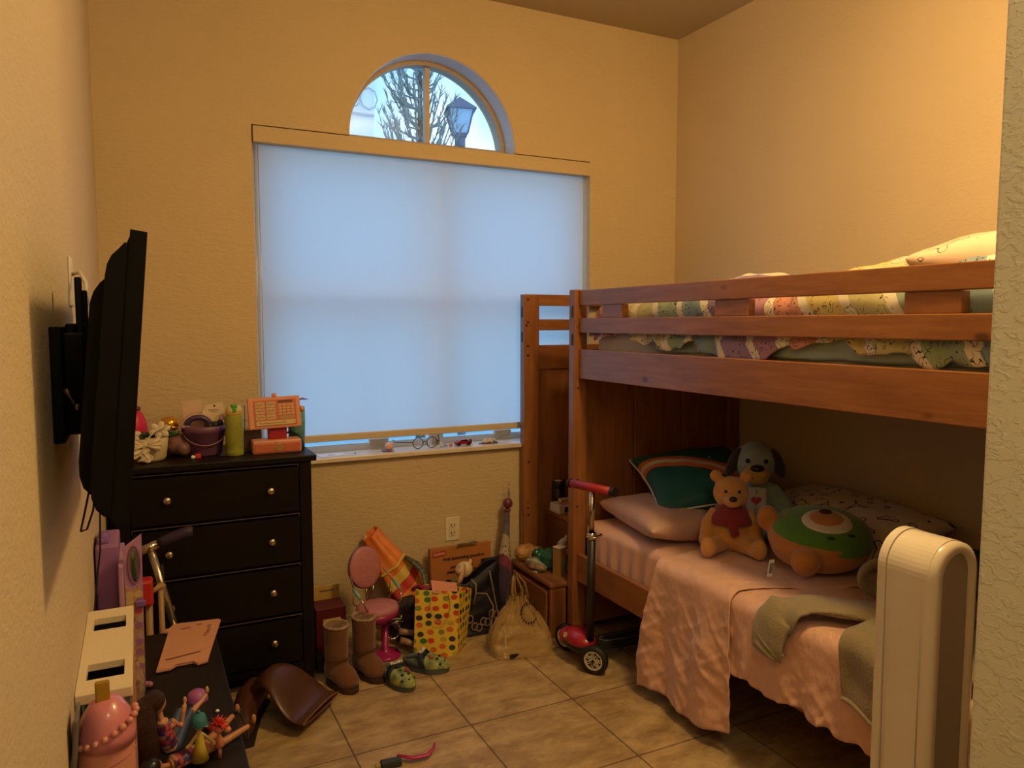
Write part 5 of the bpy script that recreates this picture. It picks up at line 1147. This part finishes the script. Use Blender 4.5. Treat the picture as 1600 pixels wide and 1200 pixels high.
# orange beach parasol / windsock
t = thing('folded_kite', 'folded orange, red and yellow striped kite leaning against the back wall', 'kite', (1.08, 3.2, .1), room=True)
M_kt = doodle_stripe('kite_stripes', [(.68, .17, .02), (.70, .20, .02), (.66, .16, .02), (.62, .42, .06), (.50, .03, .015), (.70, .22, .02), (.66, .14, .02), (.68, .18, .02)], .40, (.9, 0, -1.0), doodle=False, rough=.45)
def kite(u, v):
    a = 2*PI*u; p = Vector((.905, 3.245, .465)).lerp(Vector((1.09, 3.10, .13)), v)
    w_ = lerp(.040, .075, sstep(v*1.4)); ax = Vector((.82, 0, .57))
    w2 = .022+.022*v
    if abs(math.cos(a)) > .2 and v < .4: pass
    r = 1+.14*math.sin(a*5+v*4)
    return p+ax*math.cos(a)*w_*r+Vector((-.1, -1, -.3)).normalized()*math.sin(a)*w2*r
mk('fabric', B().grid(40, 40, kite, closeu=True), M_kt, t, smooth=True, solid=.002)
mk('wrap_band', B().tube([Vector(kite(i/24, .42)) + Vector((0, 0, 0)) for i in range(24)], .010, 6, closed=True, flat=.5), mat('band_yellow', (.62, .42, .05), .5), t, smooth=True)
mk('cream_ribs', B().tube([kite(.52, 0), kite(.56, .2), kite(.60, .38)], .006, 6).tube([kite(.62, .0), kite(.65, .2), kite(.68, .36)], .006, 6), mat('cream_nylon', (.6, .48, .34), .5), t, smooth=True)
# polka dot gift bag
t = thing('polka_dot_bag', 'yellow gift bag with coloured polka dots standing in front of the wall', 'gift bag', (1.11, 2.91, 0), R(0), room=True)
M_dot = dots_mat('polka_paper', (.72, .50, .06), [(.55, .05, .02), (.03, .06, .04), (.60, .14, .03), (.02, .03, .05), (.22, .24, .05), (.05, .18, .06), (.45, .35, .04)], .0335, .0115)
bm_ = B(); v = {}
F = [(.985, 2.90, 0), (1.165, 2.86, 0), (1.245, 2.95, 0), (1.06, 2.99, 0)]
G = [(1.005, 2.925, .290), (1.185, 2.885, .265), (1.275, 2.955, .245), (1.07, 2.985, .285)]
def wallq(p0, p1, q0, q1, crinkle=.004):
    P0, P1, Q0, Q1 = map(Vector, (p0, p1, q0, q1))
    def fn(u, v_):
        p = P0.lerp(P1, u).lerp(Q0.lerp(Q1, u), v_); n = (P1-P0).cross(Vector((0, 0, 1))).normalized()
        return p+n*(noise.noise(Vector((u*4, v_*4, P0.x*9)))*crinkle*math.sin(PI*u))
    return bm_.grid(12, 14, fn)
for i in range(4): wallq(F[i], F[(i+1) % 4], G[i], G[(i+1) % 4])
bmesh.ops.remove_doubles(bm_.bm, verts=bm_.bm.verts[:], dist=.001)
bm_.prism([(p[0], p[1]) for p in F], .0, .003)
mk('paper_bag', bm_, M_dot, t, smooth=False, solid=.001)
mk('handle_cord', B().tube([(1.065, 2.905, .268), (1.060, 2.885, .20), (1.075, 2.872, .16), (1.10, 2.868, .15), (1.13, 2.866, .17), (1.145, 2.878, .22), (1.14, 2.890, .262)], .002, 6), mat('cord_tan', (.5, .38, .15), .6), t, smooth=True)
mk('tissue_paper', B().grid(16, 16, lambda u, v_: (lerp(1.0, 1.14, u), lerp(2.93, 2.97, v_), .262+.045*math.sin(u*2.2+.6)*(1-.3*v_)+.012*math.sin(u*13+v_*6)-.05*u)), mat('crimson_tissue', (.22, .01, .02), .4), loc=(1.05, 2.95, .26), solid=.002, smooth=True, label='crumpled crimson tissue sticking out of the polka dot bag', cat='tissue paper')
mk('pink_envelope', B().box(-.060, .060, -.002, .002, -.03, .03, .0, M=TR(1.135, 2.925, .277) @ RY(14) @ RX(-50)), mat('envelope_coral', (.62, .26, .18), .5), loc=(1.13, 2.93, .27), label='coral pink envelope in the mouth of the polka dot bag', cat='envelope')
# greenish tulle beside it
mk('sequin_strap', B().tube([(1.04, 3.16, .36), (1.075, 3.12, .335), (1.10, 3.08, .30), (1.095, 3.04, .26), (1.075, 3.03, .22)], [.010, .022, .020, .016, .010], 10, flat=.5), mat('grey_sequin', (.12, .13, .09), .35, .3, var=.7, vs=70, bump=1., bs=120), smooth=True, loc=(1.08, 3.1, .2), label='grey-green sequined strap between kite and polka dot bag', cat='strap')
mk('dark_cloth', B().sph((1.02, 3.09, .10), (.09, .06, .105)), mat('charcoal_cloth', (.035, .022, .025), .8, var=.6, vs=25, bump=.8, bs=30), loc=(1.02, 3.09, 0), rem=.008, disp=(.03, .03), label='dark cloth heap behind the toy chair and polka dot bag', cat='cloth')
# laminating pouch carton
t = thing('pouch_carton', 'orange-brown laminating pouch carton leaning on the wall under the outlet', 'carton', (1.335, 3.24, 0), room=True)
LM = TR(1.335, 3.205, .06) @ RX(-6)
M_or2 = mat('carton_orange', (.42, .16, .04), .55, var=.06)
mk('carton', B().box(-.155, .155, -.012, .018, 0, .295, .002, M=LM), M_or2, t)
M_ink = mat('print_black', (.02, .012, .008), .6); M_lr = mat('label_red', (.42, .02, .02), .5)
mk('red_label', B().box(-.143, -.078, -.0135, -.0125, .256, .279, 0, M=LM @ TR(-.11, 0, .267) @ RY(-5) @ TR(.11, 0, -.267)), M_lr, t)
text('lettering', 'STAPLES', .0145, mat('label_white', (.7, .6, .5), .5), t, LM @ TR(-.111, -.0142, .2675) @ RX(90) @ RZ(4), bold=.0003)
text('lettering', 'heat laminating pouches', .0215, M_ink, t, LM @ TR(.012, -.0135, .240) @ RX(90), bold=.0006)
text('lettering', 'pochettes de', .0215, M_ink, t, LM @ TR(.0, -.0135, .200) @ RX(90), bold=.0006)
text('lettering', 'plastification à chaud', .0215, M_ink, t, LM @ TR(.012, -.0135, .178) @ RX(90), bold=.0006)
mk('glasses_chain', B().tube([(1.31, 3.205, .364), (1.335, 3.20, .373), (1.36, 3.205, .366), (1.39, 3.20, .376), (1.41, 3.205, .365), (1.385, 3.21, .362), (1.35, 3.215, .366), (1.32, 3.21, .360)], .004, 6, closed=True), mat('pale_metal', (.35, .32, .22), .35, .5), smooth=True, loc=(1.35, 3.2, .36), label='tangled pale chain lying on top of the laminating carton', cat='chain')
# dark printed tote
t = thing('dark_tote', 'black tote bag with a pale round pattern slumped against the back wall', 'tote bag', (1.33, 3.08, 0), room=True)
def tote(u, v_):
    a = 2*PI*u; c, s_ = math.cos(a), math.sin(a)
    x = 1.335+(.135-.01*v_)*(abs(c)**.5)*(1 if c > 0 else -1); y = 3.085+(.075*(1-.55*v_))*(abs(s_)**.6)*(1 if s_ > 0 else -1)
    top = .25+.045*max(0, (x-1.30)/.16)-.02*math.sin((x-1.2)*20)
    return (x+.006*noise.noise(Vector((u*5, v_*4, 1))), y+.012*noise.noise(Vector((u*6, v_*5, 3))), .002+(top-.002)*v_)
M_tote = mat('tote_black', (.010, .009, .018), .55, var=.3, vs=8)
mk('bag', B().grid(56, 30, tote, closeu=True).prism([(1.335+.13*math.cos(a), 3.085+.07*math.sin(a)) for a in [2*PI*i/24 for i in range(24)]], .001, .004), M_tote, t, smooth=True, solid=.002)
rp = B(); rnd = random.Random(12)
for i in range(9):
    x = 1.245+i*.0215; z = .055+rnd.uniform(-.02, .05); y = 3.012-0.0
    rp.tube([(x+.014*math.cos(a), y-.006, z+.017*math.sin(a)) for a in [2*PI*k_/14 for k_ in range(14)]], .0028, 6, closed=True)
mk('pale_print', rp, mat('print_tan', (.30, .19, .14), .6), t, smooth=True)
mk('strap', B().tube([(1.30, 3.02, .26), (1.315, 3.0, .24), (1.31, 2.99, .20), (1.30, 2.995, .15)], .006, 8, flat=.4), mat('strap_grey', (.22, .18, .16), .6), t, smooth=True)
mk('cord', B().tube([(1.315, 3.0, .20), (1.36, 2.985, .195), (1.385, 2.97, .14), (1.37, 2.955, .07), (1.345, 2.94, .015), (1.34, 2.935, .004)], .0028, 8), mat('cord_beige', (.35, .22, .14), .6), t, smooth=True)
mk('long_strap', B().tube([(1.39, 3.02, .285), (1.395, 2.99, .20), (1.405, 2.965, .10), (1.41, 2.95, .01)], .006, 8, flat=.4), mat('strap_grey', (.22, .18, .16)), t, smooth=True)
mk('dark_folder', B().box(-.055, .055, -.004, .004, 0, .295, .001, M=TR(1.475, 3.13, 0) @ RX(-10)), mat('navy_card', (.008, .008, .014), .5), loc=(1.475, 3.13, 0), label='black flat case leaning between the tote and the umbrella', cat='case')
# white piggy toy on top
t = thing('white_toy_pig', 'glossy cream toy pig sitting on the dark tote', 'toy', (1.27, 3.05, .27), room=True)
M_pig = mat('cream_gloss', (.68, .52, .34), .25, coat=.4)
b = B().sph((1.275, 3.045, .300), (.042, .036, .036), M=RY(-20)).sph((1.248, 3.02, .310), (.024, .024, .026)).sph((1.238, 3.005, .335), (.007, .006, .012)).sph((1.262, 3.005, .337), (.007, .006, .012)).sph((1.30, 3.03, .335), (.008, .008, .016))
mk('body', b, M_pig, t, rem=.004, sm=2)
mk('ribbon', B().tube([(1.262, 3.008, .330), (1.245, 2.995, .30), (1.235, 2.99, .275), (1.215, 2.99, .262)], [.006, .010, .011, .008], 10), mat('skin_pink', (.5, .28, .2), .4), t, smooth=True)
mk('olive_ribbon', B().sph((1.215, 3.0, .255), (.028, .02, .03)).sph((1.235, 3.02, .24), (.02, .02, .02)), mat('olive_gold', (.15, .12, .05), .4, var=.6, vs=50, bump=1., bs=90), loc=(1.215, 3., .24), rem=.004, disp=(.012, .012), label='olive gold ruffled ribbon below the toy pig', cat='ribbon')
# child umbrella
t = thing('child_umbrella', 'closed purple patterned child umbrella leaning in the corner by the stairs', 'umbrella', (1.53, 3.19, 0), room=True)
u0 = Vector((1.50, 3.13, 0.0)); u1 = Vector((1.592, 3.235, .60)); dU = u1-u0
um_ = doodle_stripe('umbrella_cloth', [(.06, .03, .09), (.05, .03, .08), (.22, .03, .08), (.42, .34, .24), (.36, .30, .22), (.11, .10, .15), (.10, .08, .13), (.05, .03, .07)], .56, (1.2, .8, 1.0), line=.05, dscale=45)
def ump(f): return tuple(u0+dU*f)
mk('canopy', B().tube([ump(f) for f in (.10, .18, .30, .45, .62, .78, .83)], [.008, .026, .040, .034, .019, .014, .010], 10), um_, t, smooth=True)
mk('shaft', B().tube([ump(0), ump(.98)], .004, 8), M_chr, t, smooth=True)
mk('handle', B().sph(ump(.885), (.024, .024, .026)).sph(ump(.83), (.017, .017, .010)), mat('berry_plastic', (.16, .03, .06), .35), t, smooth=True)
mk('wrist_loop', B().tube([(u1.x-.004, u1.y, .565), (u1.x-.002, u1.y, .60), (u1.x, u1.y, .625), (u1.x+.006, u1.y, .625), (u1.x+.007, u1.y, .59), (u1.x+.004, u1.y, .55)], .0014, 6), M_chr, t, smooth=True)
# plastic carrier bag
M_plb = bpy.data.materials.new('tan_film'); M_plb.use_nodes = True; nt = M_plb.node_tree; pb_ = nt.nodes['Principled BSDF']
pb_.inputs['Base Color'].default_value = (.55, .36, .15, 1); pb_.inputs['Roughness'].default_value = .25; pb_.inputs['Alpha'].default_value = .64; pb_.inputs['Coat Weight'].default_value = .4
tcn = N(nt, 'ShaderNodeTexCoord'); nn = N(nt, 'ShaderNodeTexNoise', Scale=18., Detail=6., Distortion=2.); LK(nt, tcn.outputs['Object'], nn.inputs['Vector'])
bpn = N(nt, 'ShaderNodeBump', Strength=.9, Distance=.01); LK(nt, nn.outputs[0], bpn.inputs['Height']); LK(nt, bpn.outputs[0], pb_.inputs['Normal'])
t = thing('carrier_bag', 'translucent tan plastic carrier bag with knotted handles, filled with papers', 'plastic bag', (1.42, 2.77, 0), room=True)
def cbag(u, v_):
    a = 2*PI*u; c, s_ = math.cos(a), math.sin(a)
    w_ = [.128, .135, .132, .120, .10, .078, .050, .030]; s = v_*7; i = min(6, int(s)); wv = lerp(w_[i], w_[i+1], s-i)
    d_ = lerp(.075, .020, v_**.8)
    e_ = lerp(.45, 1., v_)
    x = wv*(abs(c)**e_)*(1 if c > 0 else -1); y = d_*(abs(s_)**e_)*(1 if s_ > 0 else -1)
    fold = .010*math.sin(u*70)*v_*(1-v_*.3)+.008*noise.noise(Vector((u*9, v_*7, 4)))
    rx, ry = math.cos(-.22), math.sin(-.22)
    x0 = x*(1+fold*4)+(-.015*v_); y0 = y+fold
    z = .004+.245*v_+.012*noise.noise(Vector((u*5, v_*3, 8)))*min(1, v_*3)
    return (1.425+x0*rx-y0*ry, 2.775+x0*ry+y0*rx, z)
mk('film', B().grid(140, 50, cbag, closeu=True), M_plb, t, smooth=True)
hd = B()
for dx, tx in ((-.028, 0), (.022, 1)):
    hd.tube([(1.41+dx*.6, 2.775, .225), (1.405+dx, 2.77, .27), (1.392+dx*.3, 2.77, .335), (1.398+dx*.2, 2.775, .345), (1.42+dx, 2.775, .30), (1.43+dx*1.2, 2.778, .235)], [.014, .012, .008, .008, .012, .016], 10, flat=.35)
mk('handles', hd, M_plb, t, smooth=True)
em = B()
for k_ in range(16):
    a = R(20+k_*20); x = 1.435+.034*math.cos(a); z = .185+.040*math.sin(a); y = 2.705-.22*(x-1.425)+(z-.08)*.21
    em.box(x-.003, x+.003, y-.006, y-.004, z-.006, z+.006)
mk('printed_emblem', em, M_ink, t)
mk('papers', B().box(1.32, 1.52, 2.725, 2.775, .008, .030, .002).box(1.33, 1.46, 2.735, 2.775, .032, .050, .002).box(1.33, 1.40, 2.74, 2.745, .03, .10).box(1.44, 1.53, 2.73, 2.77, .02, .105, .003, M=TR(1.48, 2.75, .06) @ RY(-12) @ TR(-1.48, -2.75, -.06)), mat('paper_stack', (.62, .44, .26), .5, var=.5, vs=20), loc=(1.42, 2.76, 0), label='cream papers and packets inside the tan carrier bag', cat='papers')
mk('dark_packet', B().box(1.345, 1.395, 2.715, 2.730, .006, .022, .002), M_blk, loc=(1.37, 2.72, 0), label='black packet at the bottom left of the carrier bag', cat='packet')
# things on the first stair
ZT1 = .2505
mk('curly_doll', B().sph((1.655, 3.17, ZT1+.042), (.062, .042, .040)).sph((1.70, 3.14, ZT1+.048), (.030, .028, .026)), mat('blond_curls', (.50, .25, .07), .5, var=.5, vs=40, bump=1., bs=70), loc=(1.66, 3.17, ZT1), rem=.005, disp=(.014, .02), label='blond curly doll head on the first stair against the corner post', cat='doll')
M_tealf = mat('emerald_foil', (.02, .12, .07), .15, var=.5, vs=14, bump=.8, bs=14)
def foil(u, v_): return (1.63+.085*u+.02*math.sin(v_*4), 3.02+.05*math.sin(u*5)*.5-.10*u+.03*v_, ZT1+.005+.10*(1-abs(u-.5)*1.3)*(1-v_)+.012*math.sin(u*12+v_*9))
mk('foil_bag', B().sph((1.70, 3.02, ZT1+.045), (.052, .06, .050), M=RY(30)).sph((1.665, 3.06, ZT1+.055), (.035, .03, .04)), M_tealf, loc=(1.69, 3.03, ZT1), rem=.006, disp=(.03, .04), label='crumpled emerald foil bag on the first stair', cat='foil bag')
mk('printed_wrapper', B().sph((1.635, 3.05, ZT1+.028), (.035, .05, .030)).sph((1.64, 3.0, ZT1+.02), (.025, .04, .020)), doodle_stripe('wrapper_print', [(.20, .24, .16), (.40, .36, .24), (.10, .16, .14), (.42, .20, .12)], .07, (1, .6, .8), line=.03, dscale=60), loc=(1.635, 3.04, ZT1), rem=.005, disp=(.02, .02), label='patterned wrapper left of the emerald foil bag on the stair', cat='wrapper')
mk('price_tag', B().box(1.603, 1.645, 2.985, 3.01, ZT1+.002, ZT1+.004, 0, M=TR(1.62, 3, ZT1) @ RZ(20) @ RX(0) @ TR(-1.62, -3, -ZT1)), mat('tag_cream', (.62, .5, .32), .6), loc=(1.62, 3, ZT1), label='small cream price tag at the edge of the first stair', cat='tag')
t = thing('kraft_box', 'tall narrow kraft box with pale top standing on the first stair', 'box', (1.70, 2.93, ZT1), room=True)
mk('box', B().box(1.678, 1.722, 2.90, 2.945, ZT1, ZT1+.128, .001, M=TR(1.7, 2.92, 0) @ RZ(18) @ TR(-1.7, -2.92, 0)), mat('kraft_gold', (.30, .17, .05), .6), t)
mk('lid', B().box(1.6775, 1.7225, 2.8995, 2.9455, ZT1+.128, ZT1+.131, 0, M=TR(1.7, 2.92, 0) @ RZ(18) @ TR(-1.7, -2.92, 0)), mat('cream_card', (.68, .55, .38)), t)
mk('crumpled_tissue', B().sph((1.765, 2.99, ZT1+.125), (.012, .012, .034), M=RY(15)).sph((1.76, 3.0, ZT1+.07), (.03, .03, .07)), mat('tissue_white', (.55, .48, .38), .6, bump=1., bs=50), loc=(1.76, 3., ZT1), rem=.004, disp=(.02, .015), label='crumpled off-white tissue behind the kraft box on the stair', cat='tissue')
mk('green_ball', B().sph((1.755, 2.885, ZT1+.040), (.042, .042, .040)), mat('leaf_green', (.035, .20, .03), .4, var=.4, vs=25), smooth=True, loc=(1.755, 2.885, ZT1), label='bright green ball on the first stair beside the bed post', cat='ball')
mk('baby_doll', B().sph((1.765, 2.93, ZT1+.088), (.032, .030, .024)), mat('doll_peach', (.45, .27, .14), .5, var=.2, vs=40), smooth=True, loc=(1.765, 2.93, ZT1+.07), label='peach doll face resting on the green ball', cat='doll')
# things on the second stair
ZT2 = .4855
t = thing('bandage_box', 'white and red bandage box on the second stair', 'box', (1.88, 3.0, ZT2), room=True)
mk('box', B().box(1.785, 1.93, 3.075, 3.168, ZT2, ZT2+.042, .002), mat('box_white', (.62, .54, .42), .5), t)
mk('red_panel', B().box(1.81, 1.92, 3.085, 3.13, ZT2+.042, ZT2+.0435), mat('box_red', (.5, .03, .02), .5), t)
mk('side_print', B().box(1.815, 1.855, 3.0735, 3.0752, ZT2+.006, ZT2+.032), mat('print_black', (.02, .012, .008)), t)
mk('white_lettering', B().box(1.82, 1.90, 3.10, 3.112, ZT2+.0435, ZT2+.044), mat('box_white', (.7, .6, .5)), t)
mk('small_carton', B().box(1.83, 1.96, 3.132, 3.166, ZT2+.0425, ZT2+.056, .002), mat('carton_cream', (.52, .42, .26), .55), loc=(1.9, 3.05, ZT2+.0425), label='flat cream carton on top of the white and red box', cat='carton')
t = thing('candle_jar', 'dark glass jar with a pale lid on the second stair', 'jar', (1.90, 3.165, ZT2), room=True)
mk('jar_body', B().lathe([(0, 0), (.036, 0), (.038, .006), (.038, .095), (.034, .100), (0, .10)], 32, c=(1.853, 3.203, ZT2), sx=.82, sy=.82), mat('smoked_glass', (.02, .016, .014), .1), t, smooth=True)
mk('lid', B().lathe([(.038, .10), (.039, .102), (.039, .130), (.035, .134), (0, .134)], 32, c=(1.853, 3.203, ZT2), sx=.82, sy=.82), M_blk, t, smooth=True)
mk('lid_disc', B().lathe([(0, .1345), (.026, .1345), (.026, .136), (0, .1362)], 32, c=(1.853, 3.203, ZT2), sx=.82, sy=.82), mat('cream_card', (.68, .55, .38)), t, smooth=True)

# ================================================================== red three-wheel scooter
sc = thing('kids_scooter', 'black and red three-wheel child scooter with red T-handle beside the bed post', 'scooter', (1.61, 2.48, 0), room=True)
M_sr = mat('scooter_red', (.36, .012, .03), .28, coat=.3); M_sb = mat('scooter_black', (.014, .012, .012), .45)
mk('pole', B().tube([(1.600, 2.505, .12), (1.598, 2.495, .545)], .0165, 18), M_sb, sc, smooth=True)
mk('upper_tube', B().tube([(1.598, 2.495, .545), (1.592, 2.486, .742)], .0115, 16), M_chr, sc, smooth=True)
mk('clamp', B().lathe([(.0165, .540), (.021, .545), (.021, .562), (.016, .568)], 20, c=(1.598, 2.495, 0)).tube([(1.57, 2.49, .555), (1.598, 2.475, .550), (1.63, 2.47, .562)], .005, 8), M_chr, sc, smooth=True)
mk('handlebar', B().tube([(1.560, 2.590, .752), (1.592, 2.486, .752), (1.622, 2.388, .752)], .017, 20), mat('grip_red', (.36, .02, .03), .5), sc, smooth=True)
mk('bar_end', B().cyl((1.620, 2.393, .752), (1.626, 2.374, .752), .0185, n=22), M_sb, sc); mk('bar_end', B().cyl((1.5585, 2.594, .752), (1.5565, 2.602, .752), .0185, n=22), M_sb, sc)
# front axle body: wheels at either end
wa = Vector((1.605, 2.700, .059)); wb = Vector((1.592, 2.458, .059)); 
mk('front_cover', B().sph((1.595, 2.575, .105), (.058, .088, .040)).sph((1.59, 2.64, .092), (.048, .055, .035)), M_sr, sc, smooth=True)
mk('front_axle', B().sph((1.605, 2.575, .082), (.066, .110, .034)).box(1.575, 1.635, 2.50, 2.66, .05, .085, .012), M_sb, sc, rem=.006, sm=2)
mk('badge', B().cyl((1.541, 2.60, .118), (1.539, 2.60, .119), .012, n=18), mat('badge_silver', (.5, .4, .35), .4), sc)
for c_, nm in ((wa, 'far'), (wb, 'near')):
    n_ = Vector((-.80, -.60, 0)).normalized() if nm == 'near' else Vector((-.95, -.28, 0)).normalized()
    Mw = Matrix.Translation(c_) @ n_.to_track_quat('Z', 'Y').to_matrix().to_4x4() @ Matrix.Scale(1.14, 4)
    tp_ = [(.034, -.014), (.048, -.012), (.0515, 0), (.048, .012), (.034, .014)]
    w_ = mk('wheel', B().lathe(tp_, 36, M=Mw).lathe([(.034, -.014), (.034, .014)], 36, M=Mw), mat('tyre', (.010, .010, .010), .6), sc, smooth=True)
    hb_ = B().lathe([(0, .010), (.008, .012), (.0085, .015), (0, .0155)], 18, M=Mw).lathe([(.034, -.006), (.034, .013), (.029, .013), (.029, -.006)], 36, M=Mw)
    for k_ in range(7):
        for off in (-.0035, .0035): hb_.box(.006, .031, off-.0014, off+.0014, .002, .0115, 0, M=Mw @ RZ(k_*360/7))
    mk('rim', hb_, mat('rim_cream', (.62, .55, .42), .35), w_)
    mk('hub_disc', B().cyl((0, 0, -.004), (0, 0, .001), .030, n=30).xf(Mw), M_sb, w_)
    mk('hub_cap', B().cyl((0, 0, .0155), (0, 0, .018), .006, n=16).xf(Mw), M_sb, w_)
mk('deck', B().prism([(0, -.04), (.05, -.055), (.32, -.062), (.40, -.05), (.43, 0), (.40, .05), (.32, .062), (.05, .055), (0, .04)], .055, .078, M=TR(1.64, 2.575, 0) @ RZ(-4), bev=.006), M_sb, sc)
mk('deck_grip', B().tube([(.07, -.022, .080), (.20, -.030, .080), (.30, -.022, .080), (.335, 0, .080), (.30, .022, .080), (.20, .030, .080), (.07, .022, .080), (.05, 0, .080)], .003, 6, closed=True).xf(TR(1.64, 2.575, 0) @ RZ(-4)), mat('grip_grey', (.08, .07, .08), .6), sc, smooth=True)
mk('rear_wheel', B().cyl((0, -.018, 0), (0, .018, 0), .04, n=28).xf(TR(2.05, 2.545, .04)), mat('tyre', (.01, .01, .01)), sc)

# ------------------------------------------------------------------ toy at the bottom edge of the frame
t = thing('doll_sandal', 'crimson and grey toy hair clip lying on the tiles at the bottom', 'toy', (.72, 2.20, 0), room=True)
mk('pink_blade', B().tube([(.70, 2.232, .018), (.74, 2.20, .016), (.79, 2.195, .016), (.815, 2.205, .026), (.822, 2.215, .040)], [.006, .010, .009, .006, .003], 10, flat=.5), mat('crimson_plastic', (.42, .02, .10), .3), t, smooth=True)
mk('grey_body', B().box(-.034, .034, -.014, .014, 0, .024, .006, M=TR(.672, 2.21, 0) @ RZ(-6)), mat('slate_plastic', (.03, .035, .04), .4), t)
mk('gold_tip', B().box(.622, .640, 2.205, 2.22, .002, .018, .003), mat('gold_tip', (.55, .4, .15), .3, .5), t)
